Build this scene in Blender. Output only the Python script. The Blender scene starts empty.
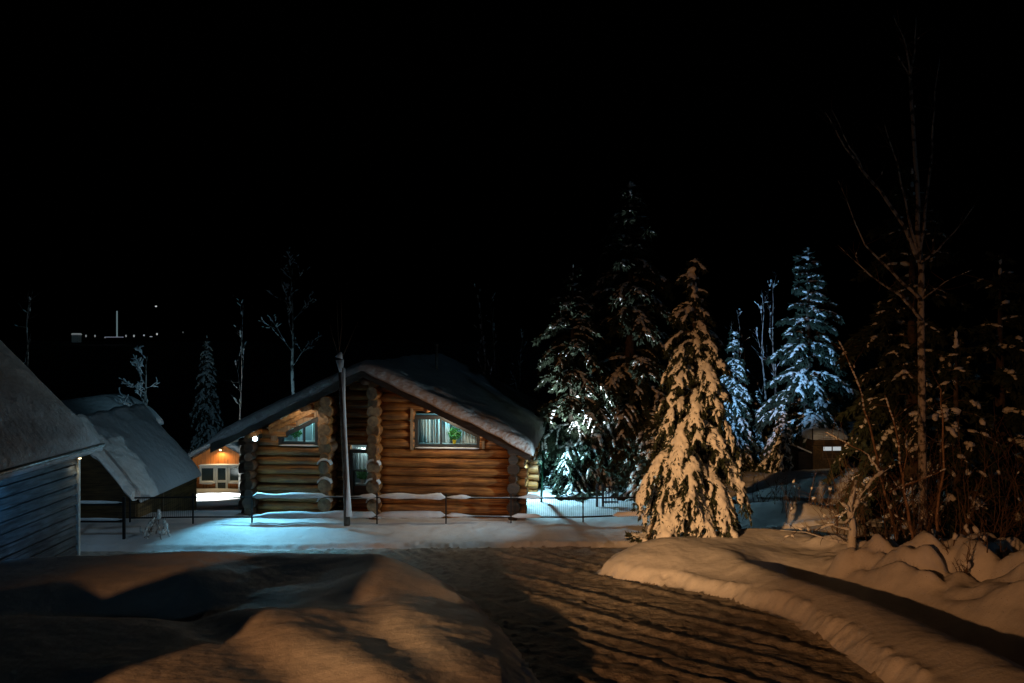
import bpy, bmesh, math, random
import numpy as np
from mathutils import Vector, Matrix
R = math.radians
sc = bpy.context.scene
COL = sc.collection

# ------------------------------------------------------------------ camera
EYE = Vector((0.0, 0.0, 5.3)); FPX = 796.0
cam = bpy.data.cameras.new('camera'); camo = bpy.data.objects.new('camera', cam); COL.objects.link(camo)
camo.location = EYE; camo.rotation_euler = (R(90), 0, 0)
cam.sensor_width = 36; cam.lens = FPX / 1024 * 36; cam.clip_end = 4000; cam.clip_start = 0.05
sc.camera = camo
# ------------------------------------------------------------------ sky: deep night
w = bpy.data.worlds.new('World'); sc.world = w; w.use_nodes = True
nt = w.node_tree; bg = nt.nodes['Background']
sky = nt.nodes.new('ShaderNodeTexSky'); sky.sky_type = 'NISHITA'; sky.sun_disc = False
sky.sun_elevation = R(-4); sky.sun_rotation = R(149)
nt.links.new(sky.outputs[0], bg.inputs[0]); bg.inputs[1].default_value = 0.003
# very faint light of the night sky / moon
sl = bpy.data.lights.new('moonlight', 'SUN'); sl.energy = 0.024; sl.angle = R(2); sl.color = (.30, .70, 1)
so = bpy.data.objects.new('moonlight', sl); COL.objects.link(so); so.rotation_euler = Vector((-.50, .83, -.27)).to_track_quat('-Z', 'Y').to_euler()

def aim(o, target):
    d = Vector(target) - o.location
    o.rotation_euler = d.to_track_quat('-Z', 'Y').to_euler()
def spot(name, loc, target, power, color, size, blend, radius=.05, sx=1):
    l = bpy.data.lights.new(name, 'SPOT'); l.energy = power; l.color = color; l.spot_size = R(size); l.spot_blend = blend
    l.shadow_soft_size = radius
    o = bpy.data.objects.new(name, l); COL.objects.link(o); o.location = loc; aim(o, target); o.scale = (sx, 1, 1); return o
def point(name, loc, power, color, radius=.05):
    l = bpy.data.lights.new(name, 'POINT'); l.energy = power; l.color = color; l.shadow_soft_size = radius
    o = bpy.data.objects.new(name, l); COL.objects.link(o); o.location = loc; return o
# assumed sodium street lamp up the road behind the photographer, hooded: little light above its rim
KEY = Vector((-17.5, -14, 8.8))
spot('street_lamp_light', KEY, (5.0, 19.0, -1.2), 13500, (1, .41, .135), 30, 1.0, .26, 1.12)
spot('spruce_fill_beam', KEY, (4.8, 19.0, 1.9), 36000, (1, .52, .20), 11, 1.0, .26)  # extra narrow spot added at the lamp's place to brighten the spruce
sc.view_settings.view_transform = 'Standard'; sc.view_settings.look = 'None'
sc.view_settings.exposure = 0; sc.view_settings.gamma = 1; sc.view_settings.use_curve_mapping = False
sc.cycles.max_bounces = 5; sc.cycles.diffuse_bounces = 2; sc.cycles.glossy_bounces = 2
sc.cycles.transparent_max_bounces = 8; sc.cycles.sample_clamp_indirect = 3.0
sc.cycles.use_denoising = True

# ------------------------------------------------------------------ helpers
rng = random.Random(7)
def tag(o, label=None, cat=None, group=None, kind=None):
    if label: o['label'] = label
    if cat: o['category'] = cat
    if group: o['group'] = group
    if kind: o['kind'] = kind
    return o
def empty(name, loc, label, cat, group=None, rz=0):
    o = bpy.data.objects.new(name, None); COL.objects.link(o); o.location = loc; o.rotation_euler = (0, 0, rz)
    o.empty_display_size = .2
    return tag(o, label, cat, group)
def at(u, v, Y):
    return Vector(((u - 512) / FPX * Y, Y, EYE.z - (v - 341.5) / FPX * Y))

class MB:
    def __init__(s): s.v = []; s.f = []; s.m = []
    def add(s, vs, fs, mi=0):
        b = len(s.v); s.v += [tuple(p) for p in vs]; s.f += [tuple(i + b for i in f) for f in fs]; s.m += [mi] * len(fs)
    def box(s, a, b, mi=0, M=None):
        x0, y0, z0 = a; x1, y1, z1 = b
        vs = [Vector(p) for p in ((x0,y0,z0),(x1,y0,z0),(x1,y1,z0),(x0,y1,z0),(x0,y0,z1),(x1,y0,z1),(x1,y1,z1),(x0,y1,z1))]
        if M: vs = [M @ p for p in vs]
        s.add(vs, [(3,2,1,0),(4,5,6,7),(0,1,5,4),(1,2,6,5),(2,3,7,6),(3,0,4,7)], mi)
    def beam(s, p, q, wd, ht, mi=0, up=Vector((0,0,1))):
        p, q = Vector(p), Vector(q); d = (q - p).normalized(); sd = d.cross(up).normalized() * wd / 2; u = sd.cross(d).normalized() * ht / 2
        s.add([p-sd-u,p+sd-u,p+sd+u,p-sd+u,q-sd-u,q+sd-u,q+sd+u,q-sd+u], [(0,1,2,3),(7,6,5,4),(1,0,4,5),(2,1,5,6),(3,2,6,7),(0,3,7,4)], mi)
    def tube(s, pts, rad, n=6, cap=True, mi=0, jit=0, capm=None):
        pts = [Vector(p) for p in pts]
        if not hasattr(rad, '__len__'): rad = [rad] * len(pts)
        b = len(s.v); prev = None
        for i, p in enumerate(pts):
            d = (pts[min(i+1, len(pts)-1)] - pts[max(i-1, 0)]).normalized()
            if prev is None: a = d.orthogonal().normalized()
            else:
                a = prev - d * prev.dot(d)
                a = a.normalized() if a.length > 1e-6 else d.orthogonal().normalized()
            prev = a; c = d.cross(a)
            for k in range(n):
                t = 2*math.pi*k/n; r = rad[i] * (1 + (rng.uniform(-jit, jit) if jit else 0))
                s.v.append(tuple(p + (a*math.cos(t) + c*math.sin(t))*r))
        for i in range(len(pts)-1):
            for k in range(n):
                k2 = (k+1) % n
                s.f.append((b+i*n+k, b+i*n+k2, b+(i+1)*n+k2, b+(i+1)*n+k)); s.m.append(mi)
        if cap:
            cm = mi if capm is None else capm
            s.f.append(tuple(b+k for k in range(n))[::-1]); s.m.append(cm)
            s.f.append(tuple(b+(len(pts)-1)*n+k for k in range(n))); s.m.append(cm)
    def prism(s, poly, y0, y1, mi=0):  # polygon in xz, extruded along y
        n = len(poly)
        s.add([(x, y0, z) for x, z in poly] + [(x, y1, z) for x, z in poly],
              [tuple(range(n)), tuple(range(2*n-1, n-1, -1))] + [((i+1)%n, i, i+n, (i+1)%n+n) for i in range(n)], mi)
    def build(s, name, mats, parent=None, smooth=False, loc=None, recalc=False):
        me = bpy.data.meshes.new(name); me.from_pydata(s.v, [], s.f)
        for m in (mats if isinstance(mats, (list, tuple)) else [mats]): me.materials.append(m)
        me.polygons.foreach_set('material_index', s.m)
        if smooth: me.polygons.foreach_set('use_smooth', [True]*len(s.f))
        if recalc:
            bm = bmesh.new(); bm.from_mesh(me); bmesh.ops.recalc_face_normals(bm, faces=bm.faces); bm.to_mesh(me); bm.free()
        me.update()
        o = bpy.data.objects.new(name, me); COL.objects.link(o); o.parent = parent
        if loc is not None: o.location = loc
        return o
def npmesh(name, V, F, mat, parent=None, smooth=True, mats=None):
    V = np.asarray(V, dtype=np.float32); F = np.asarray(F, dtype=np.int32)
    me = bpy.data.meshes.new(name); k = F.shape[1]
    me.vertices.add(len(V)); me.vertices.foreach_set('co', V.ravel())
    me.loops.add(F.size); me.loops.foreach_set('vertex_index', F.ravel())
    me.polygons.add(len(F)); me.polygons.foreach_set('loop_start', np.arange(len(F), dtype=np.int32)*k)
    try: me.polygons.foreach_set('loop_total', np.full(len(F), k, dtype=np.int32))
    except Exception: pass
    me.materials.append(mat); me.update(calc_edges=True)
    me.polygons.foreach_set('use_smooth', np.full(len(F), smooth))
    o = bpy.data.objects.new(name, me); COL.objects.link(o); o.parent = parent
    return o

# noise
def _hash(ix, iy, seed):
    h = (ix.astype(np.int64)*374761393 + iy.astype(np.int64)*668265263 + seed*1442695041) & 0xffffffff
    h = ((h ^ (h >> 13)) * 1274126177) & 0xffffffff
    return ((h ^ (h >> 16)) & 0xffff) / 65535.0
def vnoise(x, y, seed=0):
    x = np.asarray(x, float); y = np.asarray(y, float)
    ix = np.floor(x); iy = np.floor(y); fx = x-ix; fy = y-iy
    fx = fx*fx*fx*(fx*(fx*6-15)+10); fy = fy*fy*fy*(fy*(fy*6-15)+10)
    a = _hash(ix, iy, seed); b = _hash(ix+1, iy, seed); c = _hash(ix, iy+1, seed); d = _hash(ix+1, iy+1, seed)
    return ((a*(1-fx)+b*fx)*(1-fy) + (c*(1-fx)+d*fx)*fy)*2-1
def fbm(x, y, seed=0, o=4):
    s = 0; a = .5; t = 0
    for i in range(o):
        s = s + a*vnoise(x*2**i+i*17.3, y*2**i-i*9.1, seed+i); t += a; a *= .5
    return s/t
def ss(a, b, x): t = np.clip((x-a)/(b-a), 0, 1); return t*t*(3-2*t)

# materials
def mat(name, col, rough=.7, noise=None, bump=None, emit=None, estr=0, metal=0, spec=.5, coords='Object', sc3=(1,1,1), trans=0):
    m = bpy.data.materials.new(name); m.use_nodes = True; nt = m.node_tree; b = nt.nodes['Principled BSDF']
    b.inputs['Base Color'].default_value = (*col, 1); b.inputs['Roughness'].default_value = rough
    b.inputs['Metallic'].default_value = metal; b.inputs['Specular IOR Level'].default_value = spec
    tc = nt.nodes.new('ShaderNodeTexCoord'); mp = nt.nodes.new('ShaderNodeMapping'); mp.inputs['Scale'].default_value = sc3
    nt.links.new(tc.outputs[coords], mp.inputs[0])
    if noise:
        scale, col2, lo, hi = noise
        n = nt.nodes.new('ShaderNodeTexNoise'); n.inputs['Scale'].default_value = scale; n.inputs['Detail'].default_value = 6
        nt.links.new(mp.outputs[0], n.inputs['Vector'])
        r = nt.nodes.new('ShaderNodeMapRange'); r.inputs[1].default_value = lo; r.inputs[2].default_value = hi
        nt.links.new(n.outputs[0], r.inputs[0])
        mx = nt.nodes.new('ShaderNodeMix'); mx.data_type = 'RGBA'; mx.inputs[6].default_value = (*col, 1); mx.inputs[7].default_value = (*col2, 1)
        nt.links.new(r.outputs[0], mx.inputs[0]); nt.links.new(mx.outputs[2], b.inputs['Base Color'])
    if bump:
        last = None
        for scale, dist, st in bump:
            n = nt.nodes.new('ShaderNodeTexNoise'); n.inputs['Scale'].default_value = scale; n.inputs['Detail'].default_value = 5
            nt.links.new(mp.outputs[0], n.inputs['Vector'])
            bp = nt.nodes.new('ShaderNodeBump'); bp.inputs['Distance'].default_value = dist; bp.inputs['Strength'].default_value = st
            nt.links.new(n.outputs[0], bp.inputs['Height'])
            if last: nt.links.new(last.outputs[0], bp.inputs['Normal'])
            last = bp
        nt.links.new(last.outputs[0], b.inputs['Normal'])
    if emit: b.inputs['Emission Color'].default_value = (*emit, 1); b.inputs['Emission Strength'].default_value = estr
    if trans: b.inputs['Transmission Weight'].default_value = trans
    return m
def add_sparkle(m):
    # ice crystals that happen to face the light: tiny mirror-like flakes with scattered normals
    nt = m.node_tree; b = nt.nodes['Principled BSDF']; out = nt.nodes['Material Output']
    tc = nt.nodes.new('ShaderNodeTexCoord')
    v = nt.nodes.new('ShaderNodeTexVoronoi'); v.inputs['Scale'].default_value = 38; nt.links.new(tc.outputs['Object'], v.inputs['Vector'])
    lt = nt.nodes.new('ShaderNodeMath'); lt.operation = 'LESS_THAN'; lt.inputs[1].default_value = .16; nt.links.new(v.outputs['Distance'], lt.inputs[0])
    sep = nt.nodes.new('ShaderNodeSeparateColor'); nt.links.new(v.outputs['Color'], sep.inputs[0])
    gt = nt.nodes.new('ShaderNodeMath'); gt.operation = 'GREATER_THAN'; gt.inputs[1].default_value = .94; nt.links.new(sep.outputs[0], gt.inputs[0])
    mu = nt.nodes.new('ShaderNodeMath'); mu.operation = 'MULTIPLY'; nt.links.new(lt.outputs[0], mu.inputs[0]); nt.links.new(gt.outputs[0], mu.inputs[1])
    g = nt.nodes.new('ShaderNodeBsdfGlossy'); g.inputs['Roughness'].default_value = .22; g.inputs['Color'].default_value = (.9, .9, .9, 1)
    sub = nt.nodes.new('ShaderNodeVectorMath'); sub.operation = 'SUBTRACT'; sub.inputs[1].default_value = (.5, .5, .1); nt.links.new(v.outputs['Color'], sub.inputs[0])
    nrm = nt.nodes.new('ShaderNodeVectorMath'); nrm.operation = 'NORMALIZE'; nt.links.new(sub.outputs[0], nrm.inputs[0])
    nt.links.new(nrm.outputs[0], g.inputs['Normal'])
    mx = nt.nodes.new('ShaderNodeMixShader'); nt.links.new(mu.outputs[0], mx.inputs[0]); nt.links.new(b.outputs[0], mx.inputs[1]); nt.links.new(g.outputs[0], mx.inputs[2])
    nt.links.new(mx.outputs[0], out.inputs[0])
def wood(name, c1, c2, ring=9, bstr=.6, rough=.65, stretch=(.6, 7, 7)):
    m = mat(name, c1, rough, sc3=stretch); nt = m.node_tree; b = nt.nodes['Principled BSDF']
    mp = [n for n in nt.nodes if n.type == 'MAPPING'][0]
    n = nt.nodes.new('ShaderNodeTexNoise'); n.inputs['Scale'].default_value = 2.2; n.inputs['Detail'].default_value = 9; n.inputs['Distortion'].default_value = .6
    nt.links.new(mp.outputs[0], n.inputs['Vector'])
    r = nt.nodes.new('ShaderNodeValToRGB'); e = r.color_ramp.elements
    e[0].position = .33; e[0].color = (*c2, 1); e[1].position = .68; e[1].color = (*c1, 1)
    nt.links.new(n.outputs[0], r.inputs[0])
    tc = [k for k in nt.nodes if k.type == 'TEX_COORD'][0]
    n2 = nt.nodes.new('ShaderNodeTexNoise'); n2.inputs['Scale'].default_value = 1.3; n2.inputs['Detail'].default_value = 4
    nt.links.new(tc.outputs['Object'], n2.inputs['Vector'])
    r2 = nt.nodes.new('ShaderNodeMapRange'); r2.inputs[1].default_value = .35; r2.inputs[2].default_value = .65; r2.inputs[3].default_value = .5; r2.inputs[4].default_value = 1.15
    nt.links.new(n2.outputs[0], r2.inputs[0])
    mx = nt.nodes.new('ShaderNodeVectorMath'); mx.operation = 'SCALE'; nt.links.new(r.outputs[0], mx.inputs[0]); nt.links.new(r2.outputs[0], mx.inputs['Scale'])
    m3 = nt.nodes.new('ShaderNodeMapping'); m3.inputs['Scale'].default_value = tuple(.7 if k < 1 else 20 for k in stretch); nt.links.new(tc.outputs['Object'], m3.inputs[0])
    n3 = nt.nodes.new('ShaderNodeTexNoise'); n3.inputs['Scale'].default_value = 1.4; n3.inputs['Detail'].default_value = 3; nt.links.new(m3.outputs[0], n3.inputs['Vector'])
    r3 = nt.nodes.new('ShaderNodeMapRange'); r3.inputs[1].default_value = .56; r3.inputs[2].default_value = .62; r3.inputs[3].default_value = 1; r3.inputs[4].default_value = .45; nt.links.new(n3.outputs[0], r3.inputs[0])
    mx3 = nt.nodes.new('ShaderNodeVectorMath'); mx3.operation = 'SCALE'; nt.links.new(mx.outputs[0], mx3.inputs[0]); nt.links.new(r3.outputs[0], mx3.inputs['Scale'])
    nt.links.new(mx3.outputs[0], b.inputs['Base Color'])
    bp = nt.nodes.new('ShaderNodeBump'); bp.inputs['Distance'].default_value = .02; bp.inputs['Strength'].default_value = bstr
    nt.links.new(n.outputs[0], bp.inputs['Height']); nt.links.new(bp.outputs[0], b.inputs['Normal'])
    return m
M = {}
M['snow'] = mat('snow', (.80, .82, .86), .6, noise=(3, (.70, .72, .77), .35, .7), bump=[(1.1, .12, .35), (7, .035, .4), (50, .008, .45)])
add_sparkle(M['snow'])
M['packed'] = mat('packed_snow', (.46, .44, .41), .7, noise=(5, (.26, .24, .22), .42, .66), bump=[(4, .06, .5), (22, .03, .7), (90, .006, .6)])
M['roofsnow'] = mat('roof_snow', (.80, .82, .85), .65, bump=[(.8, .2, .4), (4, .10, .7), (22, .02, .7)])
M['treesnow'] = mat('tree_snow', (.80, .82, .84), .6, bump=[(6, .05, .5), (25, .02, .6)])
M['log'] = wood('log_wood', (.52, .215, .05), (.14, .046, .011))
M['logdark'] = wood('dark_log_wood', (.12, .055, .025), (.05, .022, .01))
M['logend'] = mat('log_end_grain', (.30, .19, .10), .8, noise=(9, (.13, .08, .05), .35, .65), bump=[(14, .02, .5)])
M['logendy'] = mat('pale_log_end', (.42, .24, .09), .8, noise=(6, (.25, .12, .05), .35, .65))
M['board'] = wood('dark_board', (.045, .032, .026), (.02, .014, .012))
M['soffit'] = wood('soffit_board', (.50, .26, .09), (.26, .12, .04), stretch=(5, .5, 5))
M['frame'] = mat('dark_frame', (.03, .033, .036), .5)
M['palejamb'] = wood('pale_jamb', (.42, .28, .17), (.25, .15, .08), stretch=(7, 7, .6))
M['siding'] = wood('blue_siding', (.24, .27, .30), (.07, .08, .09), stretch=(6, .5, 6), bstr=1.2)
M['shed'] = wood('shed_board', (.21, .12, .05), (.10, .055, .02), stretch=(.6, .6, 6))
M['shedm'] = wood('shed_plank', (.26, .155, .055), (.13, .075, .025), stretch=(5, .5, 5))
M['orange'] = wood('orange_board', (.62, .20, .035), (.45, .13, .02), stretch=(6, 6, .5), bstr=.2)
M['white'] = mat('white_paint', (.78, .80, .78), .45, noise=(4, (.66, .68, .66), .3, .7))
M['metal'] = mat('black_metal', (.022, .025, .028), .45, metal=.6)
M['steel'] = mat('steel_pipe', (.55, .52, .48), .4, metal=.7, noise=(8, (.35, .32, .28), .4, .6))
M['foliage'] = mat('needle_foliage', (.028, .045, .024), .8, noise=(4, (.016, .024, .012), .35, .65))
M['bark'] = mat('bark', (.10, .075, .055), .9, noise=(9, (.04, .03, .022), .35, .65), bump=[(20, .02, .8)])
M['birch'] = mat('birch_bark', (.45, .41, .38), .8, noise=(7, (.04, .035, .03), .48, .58), bump=[(20, .01, .6)])
M['twig'] = mat('twig_bark', (.12, .075, .05), .85, noise=(9, (.09, .055, .035), .35, .65))
M['litbark'] = mat('lit_sapling_bark', (.36, .22, .14), .85, noise=(9, (.16, .09, .055), .35, .65))  # paler bark, lamplight on the stems put into the colour
M['black'] = mat('opening_dark', (.008, .008, .009), .9)
M['leaf'] = mat('house_plant_leaf', (.06, .30, .05), .5, noise=(20, (.04, .18, .03), .4, .6))
M['pot'] = mat('yellow_pot', (.75, .55, .03), .4)
M['green_post'] = mat('green_post', (.02, .16, .09), .5)
def glass_mat(name, tint=(.9, .95, 1)):
    m = bpy.data.materials.new(name); m.use_nodes = True; nt = m.node_tree; nt.nodes.clear()
    o = nt.nodes.new('ShaderNodeOutputMaterial'); t = nt.nodes.new('ShaderNodeBsdfTransparent'); g = nt.nodes.new('ShaderNodeBsdfGlossy')
    t.inputs[0].default_value = (*tint, 1); g.inputs['Roughness'].default_value = .03
    f = nt.nodes.new('ShaderNodeFresnel'); f.inputs[0].default_value = 1.45; x = nt.nodes.new('ShaderNodeMixShader')
    nt.links.new(f.outputs[0], x.inputs[0]); nt.links.new(t.outputs[0], x.inputs[1]); nt.links.new(g.outputs[0], x.inputs[2]); nt.links.new(x.outputs[0], o.inputs[0]); return m
M['glass'] = glass_mat('window_glass')
def emis(name, col, st):
    return mat(name, (.5, .5, .5), .5, emit=col, estr=st)
M['curtain'] = mat('curtain', (.70, .80, .80), .9)
M['led'] = emis('cold_led', (.75, .92, 1), 22)
M['bulb'] = emis('warm_bulb', (1, .72, .35), 12)
M['farlight'] = emis('far_lamp', (.9, .95, 1), .9)
M['fargreen'] = emis('far_glow_face', (.55, .8, .85), .16)  # mast shaft glows by itself in place of light falling on it
M['darkglass'] = mat('dark_glass', (.02, .035, .04), .08)

# ------------------------------------------------------------------ ground and road: one heightfield
ROAD = [(0.45,-20),(0.45,6),(0.36,9.5),(.05,11.2),(-.40,13.0),(-1.1,14.9),(-1.9,16.2),(-3,17.0),(-6,17.4),(-32,17.4),(-32,19.5),(-8,19.6),(-2,19.9),
        (1.5,20.0),(3.4,19.9),(7,20.9),(30,22),(30,20),(8,19.9),(4.6,19.6),(3.1,18.9),(2.1,18.0),(1.75,17.3),(2.1,16.6),(3.1,15.7),(3.9,14.6),(4.35,13),(4.5,11.5),(4.45,9.5),(4.4,6),(4.4,-20)]
def sdf(x, y, P):
    x = np.asarray(x, float); y = np.asarray(y, float)
    d = np.full(x.shape, 1e9); ins = np.zeros(x.shape, bool); n = len(P)
    for i in range(n):
        ax, ay = P[i]; bx, by = P[(i+1) % n]; ex, ey = bx-ax, by-ay
        t = np.clip(((x-ax)*ex+(y-ay)*ey)/(ex*ex+ey*ey), 0, 1)
        d = np.minimum(d, (x-ax-t*ex)**2+(y-ay-t*ey)**2)
        if ay != by:
            c = ((ay > y) != (by > y)) & (x < (bx-ax)*(y-ay)/(by-ay)+ax); ins ^= c
    d = np.sqrt(d); return np.where(ins, -d, d)
def gs(x, y, cx, cy, sx, sy, rot=0):
    c, s = math.cos(rot), math.sin(rot); dx, dy = x-cx, y-cy
    u = (dx*c+dy*s)/sx; v = (-dx*s+dy*c)/sy; return np.exp(-(u*u+v*v)*.5)
def G(x, y):
    x = np.asarray(x, float); y = np.asarray(y, float)
    base = np.interp(y, [-40,-10,0,4,8,9.5,14.5,17.4,19,22,26,30,60,140,420,900], [1.6,1.6,1.6,1.6,1.36,1.2,.6,.25,.12,.12,.08,.0,-1,-9,4.0,5.0])
    west = ss(-4, -9, x)
    base = base - west*np.interp(y, [23.2,26,30,36,42,60,140], [0,.5,1.15,1.85,2.2,2.6,0])
    base = base + .35*fbm(x*.02, y*.02, 5, 3)*ss(45, 120, np.hypot(x, y))*6
    d = sdf(x+.12*fbm(x*1.2, y*1.2, 31, 2), y+.10*fbm(x*1.3+9, y*1.3, 32, 2), ROAD)
    # height of the snow beside the road
    left = ss(1.0, -.2, x)*ss(17.8, 15.8, y)
    H = .26 + left*(.42 + .22*np.interp(y, [5,8,12,16], [0,.4,.45,1]))
    right = ss(1.4, 2.4, x)*ss(19.6, 18.6, y)
    H = H + right*.10
    H = H - left*(.42+.08 + .22*np.interp(y, [5,8,12,16], [0,.4,.45,1]))
    H = np.where((y > 19) & (x < 60), .15, H)
    edge = ss(0, .28, d)*.62 + ss(.1, 1.6, d)*.38
    z = base + H*edge
    # left bank relief: long lobes running away from the camera
    if True:
        L = left*ss(.2, 1.2, d)
        z = z + left*ss(.0, .5, d)*(.10 + .20*np.interp(y, [5,8,12,16], [0,.4,.5,1]))
        e1 = (x+5.05)*.8+(y-12.5)*.6; f1 = (x+5.05)*.6-(y-12.5)*.8
        e2 = (x+3.4)*.913+(y-15)*.41; f2 = (x+3.4)*.41-(y-15)*.913
        e1 = e1 + .22*vnoise(f1*.45, 0*f1, 71); e2 = e2 + .25*vnoise(f2*.4, 0*f2+3, 72)
        L = L*ss(16.6, 15.2, y)
        z = z + L*(ss(-1.5, .5, f1)*(-.11*np.exp(-((e1+.20)/.42)**2) + .08*np.exp(-((e1-.4)/.55)**2)) + ss(-.8, 1.2, f2)*(-.05*np.exp(-((e2+.20)/.40)**2) + .04*np.exp(-((e2-.4)/.6)**2))
                   - .36*gs(x, y, -5.6, 12.7, 2.4, .55, .10) - .17*gs(x, y, -4.0, 14.1, 1.4, .55, .75) + .26*gs(x, y, -5.5, 15.7, 3.5, .5, -.02) + .16*gs(x, y, -2.8, 15.2, 1.6, .7, -.1) + .14*gs(x, y, -6.4, 14.4, 1.6, .7, -.05) + .06*gs(x, y, -2.2, 12.0, 1.5, 1.8, .3)
                   + .05*fbm(x*.45, y*.45, 3, 2) + .012*fbm(x*1.1, y*.7, 4, 2))
        z = z + 2.3*gs(x, y, -8.4, 5.2, 1.5, .9, 0) + .9*gs(x, y, -9.5, 8.5, 1.2, 1.0, 0)  # unseen snow heaped beside the view, added to shade the lower-left bank
    # the mound under the big spruce
    z = z + .30*gs(x, y, 4.7, 18.3, 1.7, 1.3, .1)*ss(0, .8, d) + .18*gs(x, y, 3.2, 17.3, .9, .8)*ss(0, .6, d) + .22*gs(x, y, 6.2, 18.6, 1.4, .5, -.4)
    # berm on the right, ditch behind it, heaped bank beyond
    Rr = ss(3.5, 4.6, x)*ss(17.6, 15.2, y)
    rx = x - np.interp(y, [6, 9.5, 11.5, 13, 14.5, 16], [4.5, 4.5, 4.5, 4.35, 3.95, 3.6])
    z = z + Rr*(.20*np.exp(-((rx-.8)/.5)**2) - .50*np.exp(-((rx-2.0)/.55)**2)*ss(17.4, 15.6, y))
    bank = ss(2.4, 3.5, rx)*ss(18.5, 16.2, y)*ss(3.5, 5, x)
    q = (x-8)*.80 + (y-13)*.42; r = -(x-8)*.42 + (y-13)*.80
    lobes = np.abs(vnoise(q*2.0+3.1, r*.7, 77)+.35*vnoise(x*2.1, y*2.1, 78))**.9
    z = z + bank*(.20 + .56*lobes + .22*fbm(x*1.3, y*1.3, 8, 3))
    for cx, cy, s, h in ((6.55,15.6,.22,.5),(6.95,15.3,.20,.46),(7.2,14.5,.42,.35),(7.9,14.6,.3,.4),(8.35,14.2,.3,.35),(8.75,13.2,.33,.55),(9.7,12.5,.45,.3),(8.2,12.6,.5,.25),(9.6,14.2,.4,.5),(7.6,16.0,.4,.35)):
        rr = np.hypot(x-cx, y-cy)/s; z = z + .62*h*np.clip(1-rr**2*.35, 0, 1)**1.3*(rr < 1.7)*(1+.5*fbm(x*3, y*3, 19, 2))
    # brown heap with the hut on it, back right
    z = z + .45*gs(x, y, 11.6, 28.8, 2.2, 1.3) + .35*gs(x, y, 9.6, 26.5, 2.0, 1.1, .3) + .6*gs(x, y, 13.2, 26.4, 1.6, 1.2)
    z = z + .08*ss(20, 22, y)*ss(28, 24, y)*ss(7, 4, x) + .5*gs(x, y, 7.8, 22.4, 1.6, .7, -.3) + .35*gs(x, y, 8.8, 20.6, 1.2, .45, -.2)
    # right yard drifts
    z = z + .22*gs(x, y, 2.8, 27.0, 2.2, .8, .1) + .12*gs(x, y, 1.0, 23.8, .7, .5)
    off = ss(.15, .8, d)
    z = z + off*(.05*fbm(x*.9, y*.9, 21, 3) + .016*fbm(x*3.2, y*3.2, 23, 4))
    z = z + bank*(.04*fbm(q*6, r*5, 28, 3) + .16*fbm(q*2.6+r*.5, r*1.6, 25, 4) - .10*np.exp(-(vnoise(q*1.3+5, r*.5, 27)/.10)**2))
    # crumbly ploughed edge
    ed = np.exp(-((d-.16)/.14)**2)
    z = z + ed*np.interp(y, [17, 19.5], [1, .35])*(.085*fbm(x*5.5, y*5.5, 41, 3)) + ed*.02
    # ruts and churned snow on the road
    onr = ss(.12, -.25, d)
    q = x - .62*(15-y) - .018*(15-y)**2*np.sign(15-y) ; q = q/1.15; r = y
    q = q + .22*vnoise(r*.55+q*.3, q*.7, 68) + .06*vnoise(r*1.7, q*2, 69)
    rut = .016*fbm(q*1.9, r*.3, 51, 2) + .008*fbm(q*11+r, r*1.9, 55, 3) + .030*fbm((x*.8-y*.6)*4.2, (x*.6+y*.8)*5.6, 53, 4) + .035*np.clip(fbm((x*.8+y*.6)*5, (-x*.6+y*.8)*7, 57, 3)-.12, 0, 1)
    tr = 0
    for c, wd, dp in ((-1.15,.09,.11),(-.55,.16,.09),(.38,.10,.13),(.62,.06,.07),(1.45,.14,.12),(2.75,.12,.13),(2.95,.06,.06),(-2.3,.13,.09),(3.7,.13,.09)):
        tr = tr - (.30+.25*vnoise(r*.35+c, q*0+c, 66))*dp*np.exp(-((q-c+.1*vnoise(r*.5, c, 61))/wd)**2) + .3*dp*np.exp(-((q-c+.28)/.1)**2)
    z = z + onr*(rut*1.0 + tr)*ss(30, 20, y)
    # fallen clods
    cl = np.clip(fbm(x*9, y*9, 91, 2)-.35, 0, 1)
    z = z + cl*.10*np.exp(-((d+.05)/.35)**2)
    return z
def gz(x, y): return float(G(np.array([x]), np.array([y]))[0])
def axis(segs):
    out = []
    for a, b, st in segs: out += list(np.arange(a, b, st))
    out.append(segs[-1][1]); return np.array(out)
gx = np.concatenate([-np.geomspace(900, 26, 26), np.arange(-25, -12, .4), np.arange(-12, -6, .1), np.arange(-6, 10.5, .042), np.arange(10.5, 16, .12), np.arange(16, 30, .6), np.geomspace(30, 900, 26)])
gy = np.concatenate([-np.geomspace(120, 14, 8), np.arange(-13, 5, .6), np.arange(5, 8, .2), np.arange(8, 12, .038), np.arange(12, 21.5, .05), np.arange(21.5, 33, .12), np.arange(33, 60, .8), np.geomspace(60, 900, 40)])
X, Y = np.meshgrid(gx, gy); Z = G(X, Y)
nx, ny = len(gx), len(gy)
V = np.stack([X.ravel(), Y.ravel(), Z.ravel()], 1)
i0 = (np.arange(ny-1)[:, None]*nx + np.arange(nx-1)[None]).ravel()
F = np.stack([i0, i0+1, i0+nx+1, i0+nx], 1)
cxy = V[F].mean(1); far = np.hypot(cxy[:, 0], cxy[:, 1]) > 75; dm = sdf(cxy[:, 0], cxy[:, 1], ROAD) < 0
def sub(V, F):
    u, inv = np.unique(F.ravel(), return_inverse=True); return V[u], inv.reshape(F.shape)
Vg, Fg = sub(V, F[~dm & ~far]); gob = npmesh('ground', Vg, Fg, M['snow']); tag(gob, kind='structure', label='deep drifted snow covering the ground')
Vh, Fh = sub(V, F[far]); hob = npmesh('hill', Vh, Fh, mat('night_dark_hill', (.020, .024, .022), .95, noise=(.3, (.035, .04, .04), .45, .6))); tag(hob, kind='structure', label='far hill beyond the village, coloured night-dark')  # night darkness put into the far ground's colour to mute the moonlight
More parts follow.
